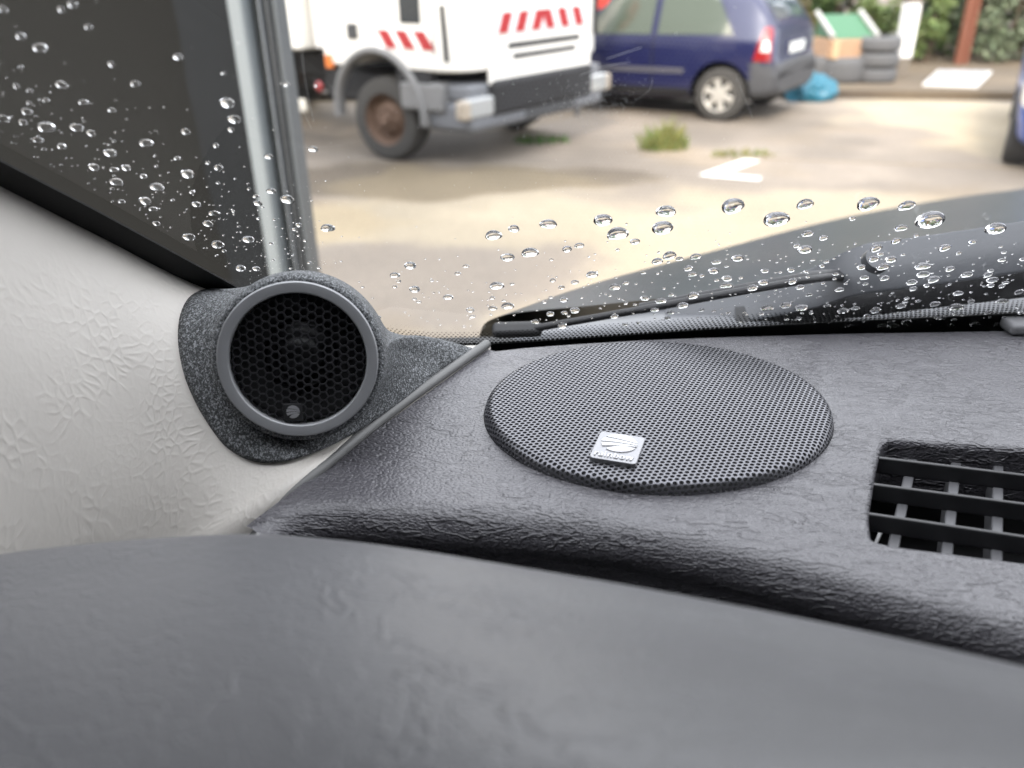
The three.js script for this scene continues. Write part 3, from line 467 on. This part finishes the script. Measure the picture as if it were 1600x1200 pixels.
tag(mesh('dash_clip', rbox(.026, .006, .012, 0, 0, 0, .0025).translate(D(1612, 518).x, Y0 + .003, D(1612, 518).z), std(.12, .12, .125, .5)), 'small grey plastic tab at the far edge of the dashboard, lower right of the glass', 'clip');

// perforated speaker grille
function perforated(Rtop, edgeR, drop, pitch, hole) {               // tiles with a round hole, wrapped over a domed cap with a rolled rim
  const total = Rtop + edgeR * Math.PI / 2 + drop, map = (x, z, dn) => {
    const rho = Math.hypot(x, z), a = rho > 1e-9 ? [x / rho, z / rho] : [0, 0]; let r, y, nr, ny;
    const dome = q => .0016 * (1 - (q / Rtop) ** 2);
    if (rho <= Rtop) { r = rho; y = dome(rho); nr = 0; ny = 1; } else if (rho <= Rtop + edgeR * Math.PI / 2) { const t = (rho - Rtop) / edgeR; r = Rtop + edgeR * Math.sin(t); y = -edgeR * (1 - Math.cos(t)); nr = Math.sin(t); ny = Math.cos(t); } else { r = Rtop + edgeR; y = -edgeR - (rho - Rtop - edgeR * Math.PI / 2); nr = 1; ny = 0; }
    r -= nr * dn; y -= ny * dn; return [a[0] * r, y, a[1] * r]; };
  const pos = [], n = 12, hx = k => { const a = k / n * 2 * Math.PI + Math.PI / 6, s = ((k % 2) ? pitch / 2 : pitch / Math.sqrt(3)); return [Math.cos(a) * s, Math.sin(a) * s]; }, hc = k => { const a = k / n * 2 * Math.PI + Math.PI / 6; return [Math.cos(a) * hole, Math.sin(a) * hole]; };
  const nx = Math.ceil(total / pitch) + 1;
  for (let j = -nx * 1.2 | 0; j <= nx * 1.2; j++) for (let i = -nx; i <= nx; i++) {
    const cx = (i + (j & 1) * .5) * pitch, cz = j * pitch * Math.sqrt(3) / 2; if (Math.hypot(cx, cz) > total) continue;
    for (let k = 0; k < n; k++) { const a = hx(k), b = hx(k + 1), c = hc(k), d = hc(k + 1), q = ([x, z], dn) => map(cx + x, cz + z, dn); const A = q(a, 0), B = q(b, 0), Cc = q(c, 0), Dd = q(d, 0), C2 = q(c, .0006), D2 = q(d, .0006); pos.push(...A, ...Cc, ...B, ...B, ...Cc, ...Dd, ...Cc, ...C2, ...Dd, ...Dd, ...C2, ...D2); }
  }
  const g = new THREE.BufferGeometry(); g.setAttribute('position', new THREE.Float32BufferAttribute(pos, 3)); g.computeVertexNormals(); return g;
}
function emblem(r, depth) {                                         // a disc of curved bands that meet on the right
  const L = [148, 170, 196, 226], Rr = [14, 2, -8, -22], g = [], on = d => new THREE.Vector2(Math.cos(d * Math.PI / 180) * r, Math.sin(d * Math.PI / 180) * r);
  const arc = (a, b, n = 14) => [...Array(n + 1).keys()].map(i => on(lerp(a, b, i / n))), bez = (l, q, bend) => new THREE.QuadraticBezierCurve(on(l), new THREE.Vector2(-.05 * r, bend * r), on(q)).getPoints(16);
  const make = pts => g.push(new THREE.ExtrudeGeometry(new THREE.Shape(pts), { depth, bevelEnabled: false }));
  make([...bez(146, 14, .52), ...arc(14, 146).slice(1, -1)]);
  make([...bez(182, 1, .16), ...bez(154, 10, .44).reverse()]);
  make([...bez(214, -8, -.26), ...bez(190, -3, .06).reverse()]);
  make([...arc(236, 342), ...bez(236, -18, -.12).reverse().slice(1, -1)]);
  return g;
}
{
  const rot = .10, g = thing('speaker_grille', 'oval black perforated metal speaker grille with a silver badge, let into the dashboard', 'speaker grille', V(grilleC.x - .0004, Y0 + .0042, grilleC.z - .006), rot); g.scale.set(1.018, 1, .885);
  mesh('perforated_sheet', perforated(.0612, .0035, .0035, .00212, .00079), M.grille, g);
  mesh('rim', new THREE.TorusGeometry(.0653, .0007, 8, 96).rotateX(Math.PI / 2).translate(0, -.0055, 0), M.black, g);
  mesh('basket', new THREE.CylinderGeometry(.0655, .06, .03, 64, 1, true).translate(0, -.0225, 0), M.black, g);
  mesh('cone', new THREE.LatheGeometry([[0, -.018], [.016, -.017], [.02, -.022], [.05, -.012], [.056, -.009], [.0655, -.012]].map(([a, b]) => new THREE.Vector2(a, b)), 64), M.black, g);
  // badge
  const h = Y0 + .0042 + .0015, c = [[946, 668], [1015, 675], [986, 722], [914, 715]].map(([a, b]) => hitY(a, b, h + .0014));
  const o = c.reduce((a, q) => a.add(q), V()).divideScalar(4), x = c[1].clone().sub(c[0]).add(c[2].clone().sub(c[3])), wd = x.length() / 2, ht = (c[3].distanceTo(c[0]) + c[2].distanceTo(c[1])) / 2 * .82; x.normalize();
  const up = V(0, 1, 0), yr = c[0].clone().sub(c[3]).add(c[1]).sub(c[2]).normalize(); x.add(yr.clone().cross(up)).normalize(); const yv = up.clone().cross(x).normalize();
  const toG = new THREE.Matrix4().makeRotationY(rot).setPosition(g.position).scale(g.scale).invert().multiply(basis(x, yv, up, V(o.x, h, o.z)));
  const bs = new THREE.Shape(); { const a = wd / 2, b = ht / 2, r = .0014; bs.moveTo(-a + r, -b); bs.lineTo(a - r, -b); bs.quadraticCurveTo(a, -b, a, -b + r); bs.lineTo(a, b - r); bs.quadraticCurveTo(a, b, a - r, b); bs.lineTo(-a + r, b); bs.quadraticCurveTo(-a, b, -a, b - r); bs.lineTo(-a, -b + r); bs.quadraticCurveTo(-a, -b, -a + r, -b); }
  const badge = mesh('badge', new THREE.ExtrudeGeometry(bs, { depth: .0013, bevelEnabled: true, bevelSize: .0003, bevelThickness: .0003, bevelSegments: 2 }).translate(0, 0, -.0012).applyMatrix4(toG), M.silver, g);
  mesh('emblem', emblem(wd * .37, .0003).map(e => e.scale(1.1, 1, 1).translate(0, ht * .12, .00045).applyMatrix4(toG)), M.white, badge);
  const tg = new TextGeometry('rainbow', { font, size: ht * .155, depth: .0003 }); tg.computeBoundingBox(); const bb = tg.boundingBox, sx = wd * .86 / (bb.max.x - bb.min.x);
  mesh('lettering', tg.translate(-(bb.max.x + bb.min.x) / 2, 0, 0).scale(sx, 1, 1).translate(0, -ht * .43, .00045).applyMatrix4(toG), M.white, badge);
}

// pillar trim
const trim = (() => {
  const low = [[766, 543], [700, 590], [600, 662], [480, 752], [370, 832], [230, 940], [60, 1080], [-100, 1250]], upP = [[757, 541], [690, 541], [600, 531], [455, 492], [315, 449], [150, 365], [-50, 262], [-250, 165]];
  const out = V(.576, .757, .308).normalize();
  const dn = [0, 0, 0, 0, -.012, -.035, -.05, -.06], L = low.map(([a, b], i) => D(a, b, dn[i])), U = upP.map(([a, b]) => WS(a, b, -.0045)), dirIn = L.map((l, i) => U[i].clone().sub(l));
  const row = f => L.map((l, i) => f(l, U[i], i));
  const ctrl = [row((l, u) => l.clone().add(V(.001, -.03, .001))), row(l => l.clone().add(V(0, -.002, 0))), row((l, u) => l.clone().lerp(u, Math.min(.4, .004 / l.distanceTo(u))).addScaledVector(out, .0018)), row((l, u) => l.clone().lerp(u, Math.min(.6, .010 / l.distanceTo(u))).addScaledVector(out, .0012)), row((l, u) => l.clone().lerp(u, .35).addScaledVector(out, l.distanceTo(u) * .05)), row((l, u) => l.clone().lerp(u, .7).addScaledVector(out, l.distanceTo(u) * .05)), row((l, u) => u.clone().addScaledVector(out, .0005)), row((l, u) => u.clone().add(V(-.004, -.012, -.004)))];
  const g = patch(ctrl, 60, 50, 1 / .22);
  const o = thing('pillar_trim', 'pale grey grained leather trim panel on the windscreen pillar', 'pillar trim');
  { const c = new THREE.CatmullRomCurve3(L.slice(0, 5).map((p, i) => p.clone().add(V(-.0014, .0016 - [0, 0, .0004, .0028, .008][i], -.0006)))), g2 = new THREE.TubeGeometry(c, 80, .0021, 12); mesh('shade_bead', g2, std(.10, .10, .098, .5), o); }  // added grey bead: shade under the pod put into its colour
  return mesh('panel', g, M.trim, o);
})();
trim.updateMatrixWorld(true);
const ray = new THREE.Raycaster();
const onTrim = (px, py) => { ray.set(camera.position, rayDir(px, py).normalize()); const h = ray.intersectObject(trim); return h.length ? h[0].point : WS(px, py, -.006); };

// tweeter pod
{
  const pod = thing('tweeter_pod', 'round tweeter with honeycomb grille in a speckled grey pod on the pillar base', 'tweeter');
  const outl = [[350, 451], [318, 452], [296, 464], [282, 490], [278, 530], [286, 580], [302, 622], [326, 664], [354, 699], [392, 720], [440, 722], [492, 707], [545, 682], [600, 650], [650, 616], [700, 578], [752, 548], [700, 548], [650, 545], [606, 538], [540, 506], [470, 470], [400, 455]];
  { const c = new THREE.CatmullRomCurve3(outl.map(([a, b]) => V(a, b, 0)), true, 'centripetal'), k = c.getPoints(180).map(p => [p.x, p.y]); outl.length = 0; outl.push(...k); }
  const cpx = [466, 563], zc = .272, C = P(cpx[0], cpx[1], zc), R = 124 * zc / F;
  const camX = V().setFromMatrixColumn(camera.matrixWorld, 0), camY = V().setFromMatrixColumn(camera.matrixWorld, 1), camZ = V().setFromMatrixColumn(camera.matrixWorld, 2);
  const toCam = camera.position.clone().sub(C).normalize(), n = toCam.clone().addScaledVector(camX, -.12).addScaledVector(camY, -.2).normalize(), ex = camX.clone().addScaledVector(n, -camX.dot(n)).normalize(), ey = n.clone().cross(ex);
  const ringAt = (a, r, h) => C.clone().addScaledVector(ex, Math.cos(a) * r).addScaledVector(ey, Math.sin(a) * r).addScaledVector(n, h);
  const N = 144, cols = [], angs = [...Array(N).keys()].map(i => -Math.PI + (i + .5) / N * 2 * Math.PI); outl.forEach(([x, y]) => angs.push(Math.atan2(-(y - cpx[1]), x - cpx[0]))); angs.sort((a, b) => a - b); angs.push(angs[0] + 2 * Math.PI);
  const far = a => { const dx = Math.cos(a), dy = -Math.sin(a); let best = 0; for (let i = 0; i < outl.length; i++) { const [x1, y1] = outl[i], [x2, y2] = outl[(i + 1) % outl.length]; const ax = x1 - cpx[0], ay = y1 - cpx[1], bx = x2 - x1, by = y2 - y1, den = dx * by - dy * bx; if (Math.abs(den) < 1e-9) continue; const t = (ax * by - ay * bx) / den, u = (ax * dy - ay * dx) / den; if (t > 0 && u >= -1e-6 && u <= 1 + 1e-6) best = Math.max(best, t); } return best; };
  for (const a of angs) {
    const t = far(a), O = onTrim(cpx[0] + Math.cos(a) * t, cpx[1] - Math.sin(a) * t), inn = C.clone().sub(O).normalize();
    const Rr = R * 1.085, b = ringAt(a, Rr, -.010), d = b.clone().sub(O), perp = d.clone().addScaledVector(n, -d.dot(n)), K = O.clone().addScaledVector(perp, .86).addScaledVector(n, Math.max(0, d.dot(n)) * .16);
    const col = [O.clone().addScaledVector(n, -.012).add(V(-.002, -.002, 0)), O.clone()];
    for (let k = 1; k <= 14; k++) { const s = k / 14, q = O.clone().addScaledVector(n, .0022).multiplyScalar((1 - s) ** 2).addScaledVector(K, 2 * s * (1 - s)).addScaledVector(b, s * s); col.push(q); }
    col.push(ringAt(a, Rr, -.0035), ringAt(a, Rr - .0005, -.0016), ringAt(a, Rr - .0014, -.0006), ringAt(a, R * .98, -.0004), ringAt(a, R * .9, -.003));
    cols.push(col);
  }
  const rows = cols[0].map((_, k) => cols.map(c => c[k]));
  let g = grid(rows); g.deleteAttribute('uv'); g = mergeVertices(g, 1e-6); g.computeVertexNormals();
  const speck = tex(512, (u, v) => { const a = fbm(u * 80, v * 80, 80, 3, 3), b = fbm(u * 170, v * 170, 170, 13, 2), k = sstep(.44, .66, .4 * a + .6 * b); return [lerp(.19, .50, k), lerp(.195, .51, k), lerp(.20, .52, k)]; }, true);
  const speckB = tex(512, (u, v) => fbm(u * 64, v * 64, 64, 3, 3));
  mesh('shell', boxUV(g, .045), std(1, 1, 1, .85, { map: speck, bumpMap: speckB, bumpScale: .0005 }), pod);
  const m = basis(ex, n.clone(), ex.clone().cross(n).normalize(), C);  // y of the lathe along n
  const lathe = (pts, seg = 96) => new THREE.LatheGeometry(pts.map(([a, b]) => new THREE.Vector2(a * R, b)), seg).applyMatrix4(m);
  const ring = mesh('ring', lathe([[.845, -.004], [.845, -.0009], [.848, -.0003], [.856, .0001], [.866, .0002], [.92, .0004], [.978, .0004], [.988, .0003], [.996, -.0001], [1.0, -.0007], [1.0, -.003]]), M.ring, pod);
  mesh('recess', lathe([[.83, -.0035], [.83, -.009], [.5, -.0105], [.0, -.0105]]), M.black, pod);
  mesh('dome', lathe([[0, -.0030], [.12, -.0032], [.22, -.0042], [.30, -.006], [.34, -.0085], [.4, -.0078], [.46, -.0095]]), M.dome, pod);
  // honeycomb
  const pos = [], p = .00285, hx = (k, s) => { const a = k * Math.PI / 3; return [Math.cos(a) * s, Math.sin(a) * s]; };
  const q3 = (x, y, h) => { const r = Math.hypot(x, y); const w = C.clone().addScaledVector(ex, x).addScaledVector(ey, y).addScaledVector(n, -.0021 + .0012 * (1 - (r / R) ** 2) + h); return [w.x, w.y, w.z]; };
  for (let i = -11; i <= 11; i++) for (let j = -11; j <= 11; j++) {
    const cx = i * p * Math.sqrt(3) / 2, cy = (j + (i & 1) * .5) * p; if (Math.hypot(cx, cy) > R * .86) continue;
    for (let k = 0; k < 6; k++) { const A = hx(k, p / Math.sqrt(3)), B = hx(k + 1, p / Math.sqrt(3)), c = hx(k, p / Math.sqrt(3) - .00026), d = hx(k + 1, p / Math.sqrt(3) - .00026); const Q = (v, h) => q3(cx + v[0], cy + v[1], h); pos.push(...Q(A, 0), ...Q(B, 0), ...Q(c, 0), ...Q(B, 0), ...Q(d, 0), ...Q(c, 0), ...Q(c, 0), ...Q(d, 0), ...Q(c, -.0007), ...Q(d, 0), ...Q(d, -.0007), ...Q(c, -.0007)); }
  }
  const hg = new THREE.BufferGeometry(); hg.setAttribute('position', new THREE.Float32BufferAttribute(pos, 3)); hg.computeVertexNormals();
  mesh('honeycomb_grille', hg, M.mesh, pod);
  const eo = hitPlane(458, 645, C.clone().addScaledVector(n, -.0004), n), em = basis(ex, ey, n, eo);
  const pb = mesh('badge', rbox(.0062, .0062, .0008, 0, 0, -.0004, .0003).applyMatrix4(em), M.black, pod);
  mesh('emblem', emblem(.0022, .0002).map(e => e.translate(0, .0004, .0001).applyMatrix4(em)), M.dimSilver, pb);
}

// instrument hood in the foreground
{
  const edge = [[-420, 960], [-200, 905], [0, 866], [150, 848], [280, 838], [400, 834], [520, 842], [640, 857], [800, 883], [1000, 917], [1200, 955], [1400, 996], [1600, 1041], [1800, 1090], [2100, 1170], [2500, 1285]];
  const HH = (px, py, dy) => hitY(px, py, EYE - dy);
  const tl = x => .03 * clamp((1000 - x) / 1300, 0, 1.1) ** 1.3, hy = x => .120 + tl(x) - .004 * Math.max(0, (x - 900) / 700);
  const ctrl = [edge.map(([x, y]) => HH(x, y, hy(x)).add(V(0, -.16, -.004))), edge.map(([x, y]) => HH(x, y + 8, hy(x)).add(V(0, -.010, -.004))), edge.map(([x, y]) => HH(x, y + 2, hy(x) - .001)), edge.map(([x, y]) => HH(x, y + 60, hy(x) - .015)), edge.map(([x, y]) => HH(x, lerp(y, 1260, .5), .091 + tl(x))), edge.map(([x, y]) => HH(x, Math.max(1260, y + 150), .084 + tl(x))), edge.map(([x, y]) => HH(x, Math.max(1700, y + 500), .083 + tl(x))), edge.map(([x, y]) => HH(x, Math.max(2300, y + 1000), .092))];
  const o = thing('instrument_hood', 'blurred dark grey hood of the instrument cluster filling the foreground', 'instrument hood');
  mesh('cover', patch(ctrl, 90, 60, 1 / .11), M.hood, o);
  const specks = []; for (let i = 0; i < 70; i++) { const x = rr(330, 900), y = 842 + .15 * (x - 400) * (x > 400 ? 1 : 0) + rr(4, 70); specks.push(new THREE.IcosahedronGeometry(rr(.00008, .0002), 0).translate(...HH(x, y, hy(x) - .001 - .014 * clamp((y - 842 - .15 * (x - 400)) / 60, 0, 1)).toArray())); }
  tag(mesh('dust', specks, std(.6, .6, .6, .8), scene, 'stuff'), 'pale dust specks along the far edge of the instrument hood', 'dust');
  const f = [HH(369, 838, hy(369) - .002), HH(385, 838, hy(385) - .0025), HH(405, 834, hy(405) - .002)]; tag(mesh('lint_fibre', new THREE.TubeGeometry(new THREE.CatmullRomCurve3(f), 12, .00018, 5), std(.7, .7, .7, .7)), 'short white fibre on the far edge of the instrument hood', 'fibre');
}

// bonnet, cowl, wiper
{
  const bA = [P(770, 498, .47), P(900, 452, .56), P(1080, 402, .78), P(1300, 345, 1.1), P(1480, 312, 1.4), P(1600, 296, 1.65), P(1800, 262, 2.0)], dirR = V(1, 0, .04).normalize();
  const row = k => bA.map((p, i) => p.clone().addScaledVector(dirR, k).add(V(0, .05 * (1 - Math.exp(-k * 3)), 0)));
  const paint = std(.022, .026, .029, .35, { specularIntensity: .28 });
  const b = thing('bonnet', 'grey bonnet of the vehicle beyond the windscreen, with its curved edge towards the yard', 'bonnet');
  mesh('skin', patch([bA.map(p => p.clone().add(V(-.02, -.25, -.02))), bA.map(p => p.clone().add(V(-.008, -.012, -.006))), row(0), row(.06), row(.3), row(.8), row(1.5)], 50, 40), paint, b);
  const c = thing('cowl', 'light grey cowl strip between the windscreen foot and the bonnet', 'cowl');
  const ca = [[800, 540], [880, 530], [1100, 520], [1600, 505], [2300, 490]], cb = [[700, 540], [840, 512], [1100, 462], [1350, 440], [1600, 420], [2300, 380]];
  mesh('panel', patch([ca.map(([x, y]) => WS(x, y, .012).add(V(0, -.03, 0))), ca.map(([x, y]) => WS(x, y - 8, .02)), [[800, 530], [880, 508], [1100, 470], [1600, 425], [2300, 380]].map(([x, y]) => WS(x, y, .055)), [[800, 530], [880, 508], [1100, 470], [1600, 425], [2300, 380]].map(([x, y]) => WS(x, y, .1).add(V(0, -.05, -.05)))], 40, 20), std(.09, .093, .1, .35), c);
  const w = thing('wiper', 'black windscreen wiper lying across the foot of the glass on the right', 'wiper');
  const tube = (pts, r) => new THREE.TubeGeometry(new THREE.CatmullRomCurve3(pts), 60, r, 10);
  mesh('blade', [tube([WS(830, 514, .012), WS(1000, 484, .012), WS(1170, 453, .012), WS(1270, 436, .016), WS(1320, 432, .034)], .0018), tube([WS(1000, 482, .016), WS(1170, 450, .017), WS(1270, 432, .022), WS(1320, 430, .04)], .0026)], M.rubber, w);
  mesh('blade_tip', rbox(.025, .006, .008, 0, 0, 0, .003).applyMatrix4(basis(wU, wV, wU.clone().cross(wV), WS(808, 515, .012))), M.rubber, w);
  const bar2 = (top, bot, off, th) => { const tp = top.map(q => V(q[0], q[1], 0)), bt = bot.map(q => V(q[0], q[1], 0)), A = spline(tp, 50), B = spline(bt, 50), up = V().setFromMatrixColumn(camera.matrixWorld, 1), rows = [];
    for (let i = 0; i <= 50; i++) { const c = WS((A[i].x + B[i].x) / 2, (A[i].y + B[i].y) / 2, off), hh = Math.abs(B[i].y - A[i].y) / 2 * depthOf(c) / F, f = wN.clone(), r = []; for (let k = 0; k <= 20; k++) { const a = k / 20 * 2 * Math.PI, cs = Math.cos(a), sn = Math.sin(a); r.push(c.clone().addScaledVector(up, hh * Math.sign(cs) * Math.abs(cs) ** .75).addScaledVector(f, th * Math.sign(sn) * Math.abs(sn) ** .75)); } rows.push(r); } return grid(rows); };
  const tops = [[1040, 493], [1130, 480], [1185, 468], [1237, 446], [1277, 430], [1320, 407], [1358, 392], [1398, 387], [1492, 374], [1600, 358], [1760, 336], [2100, 300]], bots = [[1040, 495], [1130, 487], [1185, 482], [1237, 474], [1277, 466], [1320, 452], [1358, 446], [1398, 441], [1492, 428], [1600, 412], [1760, 392], [2100, 356]];
  mesh('arm', bar2(tops, bots, .032, .008), std(.055, .058, .064, .42), w);
  mesh('linkage', bar2([[1150, 494], [1220, 484], [1320, 462], [1600, 410], [1760, 390], [2100, 354]], [[1150, 497], [1220, 500], [1320, 488], [1600, 456], [1760, 436], [2100, 400]], .026, .006), M.rubber, w);
mesh('pivot_cap', new THREE.CylinderGeometry(.0055, .0062, .004, 28).applyMatrix4(basis(wU, V().setFromMatrixColumn(camera.matrixWorld, 2).addScaledVector(V(0, 1, 0), .5).normalize(), wU.clone().cross(V().setFromMatrixColumn(camera.matrixWorld, 2).addScaledVector(V(0, 1, 0), .5).normalize()), WS(1369, 406, .0265))), std(.05, .053, .058, .35), w);
}

// cabin shell: roof, doors, bulkhead and floor, unseen and shaped to shade the interior
{
  const sh = std(.06, .06, .06, .9), c = thing('cabin_shell', 'unseen dark cabin of the vehicle around and behind the viewpoint, closed in to shade the dashboard', 'vehicle cabin'), hz = -.115, hy = EYE + .092;
  mesh('roof', box(2.1, .05, 1.4, .35, hy + .03, hz + .70), sh, c); mesh('bulkhead', box(2.1, 1.8, .05, .35, EYE - .5, 1.2), sh, c);  // roof front edge pulled forward to keep overhead light off the dash lip
  mesh('door', box(.06, 1.35, 1.7, -.62, EYE - .56, .40), sh, c); mesh('door', box(.06, .9, 1.7, 1.3, EYE - .6, .40), sh, c);  // left door carried up over its window to shut out light
  mesh('floor', box(2.1, .05, 2.0, .35, EYE - 1.06, .6), sh, c); mesh('firewall', box(2.1, .86, .05, .35, EYE - .61, -.385), sh, c);
  mesh('side_blocker', box(.08, .6, 1.1, 1.3, EYE + .1, .7), sh, c);  // unseen solid added across the side window to darken the cabin
}

// ---------------------------------------------------------------- raindrops on the outside of the glass
{
  const drop = k => { const pr = []; for (let i = 0; i <= 7; i++) { const a = i / 7 * Math.PI / 2; pr.push(new THREE.Vector2(Math.cos(a) ** .8, Math.sin(a))); } let g = new THREE.LatheGeometry([new THREE.Vector2(0, 0), new THREE.Vector2(.999, 0), ...pr].map(v => new THREE.Vector2(Math.max(v.x, 0), v.y)), 20).rotateX(Math.PI / 2);
    const p = g.attributes.position; for (let i = 0; i < p.count; i++) { const x = p.getX(i), y = p.getY(i), z = p.getZ(i), a = Math.atan2(y, x), r = 1 + .07 * k * Math.sin(2 * a + k) + .05 * Math.sin(3 * a + 2 * k); p.setXYZ(i, x * r, y * r * (1 - .06 * k * z), z); }
    g.deleteAttribute('uv'); g.deleteAttribute('normal'); g = mergeVertices(g, 1e-4); g.computeVertexNormals(); return g; };
  const kinds = [0, 1, 2, -1].map(drop), zAxis = wN.clone(), yAx = wV.clone(), xAx = yAx.clone().cross(zAxis).normalize();
  const edgeY = x => 221 + x * .565, bonnetY = x => x < 1080 ? lerp(490, 402, (x - 780) / 300) : x < 1300 ? lerp(402, 345, (x - 1080) / 220) : lerp(345, 298, (x - 1300) / 300), armY = x => x < 1240 ? lerp(512, 446, (x - 830) / 410) : x < 1360 ? lerp(446, 390, (x - 1240) / 120) : lerp(390, 358, (x - 1360) / 240);
  const cls = (x, y) => x < 330 ? ['clear raindrop on the glass in front of the dark panel wall', 'raindrops before the dark wall'] : x < 505 ? ['clear raindrop on the glass in front of the grey steel frame post', 'raindrops before the steel frame'] : x < 790 || y < bonnetY(x) ? ['clear raindrop on the glass against the pale concrete yard', 'raindrops against the yard'] : y < armY(x) ? ['clear raindrop on the glass over the grey bonnet', 'raindrops over the bonnet'] : ['clear raindrop low on the glass over the black wiper and cowl', 'raindrops over the wiper'];
  const small = [], placed = [];
  const put = (x, y, w, own) => {
    for (const q of placed) if (Math.hypot((q[0] - x), (q[1] - y) * 2) < (q[2] + w) * .55) return false; placed.push([x, y, w]);
    const c = WS(x, y, .0006), d = w * depthOf(c) / F / 2, m = basis(xAx.clone().multiplyScalar(d * rr(.92, 1.08)), yAx.clone().multiplyScalar(d * rr(.85, 1.2)), zAxis.clone().multiplyScalar(d * rr(.5, .72)), c), g = kinds[rnd() * 4 | 0];
    if (w < 8) { small.push(g.clone().applyMatrix4(m)); return true; }
    const o = new THREE.Mesh(g, M.water); o.name = numbered('raindrop'); m.decompose(o.position, o.quaternion, o.scale); o.castShadow = o.receiveShadow = true; scene.add(o); const sz = w < 11 ? 'small' : w < 17 ? 'mid-sized' : 'large', [l, gr] = own ? [own, null] : cls(x, y).map((t, i) => i ? sz + ' ' + t : t.replace('clear', sz + ' clear')); tag(o, l, 'raindrop', gr); return true;
  };
  const big = '771,369,26 803,358,18 857,351,26 942,346,29 965,367,32 992,378,17 1041,332,28 1035,358,33 1145,324,34 1258,320,26 1356,320,32 1417,322,24 1556,359,32 1408,357,18 1262,366,16 793,403,22 828,396,23 776,448,21 1046,400,21 1027,409,18 1258,391,22 1400,377,14 1476,388,19 1115,424,17 1442,417,23 1443,430,18 1083,463,18 793,479,18 1252,482,20 1228,478,17 512,357,22 641,416,18 648,453,16 1425,442,15 1484,421,14 1511,430,15 1494,482,22 96,133,18 62,75,20 32,57,17 138,42,12 72,200,27 120,200,21 172,240,20 228,224,21 293,273,21 245,293,22 227,315,19 182,285,21 340,383,21 366,187,20 361,203,11 211,131,14 130,160,15 174,101,11 5,186,18 42,175,16 290,206,13 337,228,10 341,262,13 147,262,18 197,263,16 201,262,8 224,276,12 307,320,15 325,350,16 295,371,20 388,375,20 424,299,15 403,318,14 449,312,20 420,245,13 96,15,12 4,15,14 1408,479,16 886,390,16 700,465,14 1332,342,10 925,430,18 905,384,14'.split(' ').map(s => s.split(',').map(Number));
  put(1213, 345, 41, 'large flat raindrop left of the bonnet edge, widest of those against the pale yard'); put(1454, 346, 43, 'widest raindrop over the grey bonnet, right of centre'); put(355, 162, 23, 'round bright raindrop on the dark seal left of the steel post, upper of two');
  for (const b of big) put(...b);
  let tries = 0; const n0 = 0; let a = 0; while (a < 130 && tries++ < 6000) { const x = rr(0, 520), y = rr(-5, 455), lim = edgeY(x) - 4; if (y > lim) continue; const near = clamp(1 - (lim - y) / 190, 0, 1) * (.35 + .65 * clamp(x / 300, 0, 1)); if (rnd() > .03 + near) continue; if (put(x, y, 3 + 13 * Math.pow(rnd(), 3.2))) a++; }
  a = 0; tries = 0; while (a < 460 && tries++ < 20000) { const x = rr(510, 1720), y = rr(320, 512), right = clamp((x - 500) / 900, 0, 1), top = lerp(400, 350, right); if (y < top) continue; const dn = sstep(top, top + 70, y); if (rnd() > dn * (.22 + .78 * right)) continue; if (put(x, y, 3 + 16 * Math.pow(rnd(), 3))) a++; }
  a = 0; tries = 0; while (a < 320 && tries++ < 20000) { const x = rr(0, 1605), y = rr(90, 512), lim = x < 510 ? edgeY(x) - 3 : 512, top = x < 510 ? lim - 230 : 330; if (y > lim || y < top) continue; if (rnd() > (y - top) / 190) continue; if (put(x, y, rr(1.6, 4.2))) a++; }
  tag(mesh('raindrop_spray', small, M.water, scene, 'stuff'), 'fine spray of tiny raindrops scattered over the windscreen', 'raindrops');
}
scene.traverse(o => { if (o.isMesh) o.castShadow = o.receiveShadow = true; });
renderer.render(scene, camera);
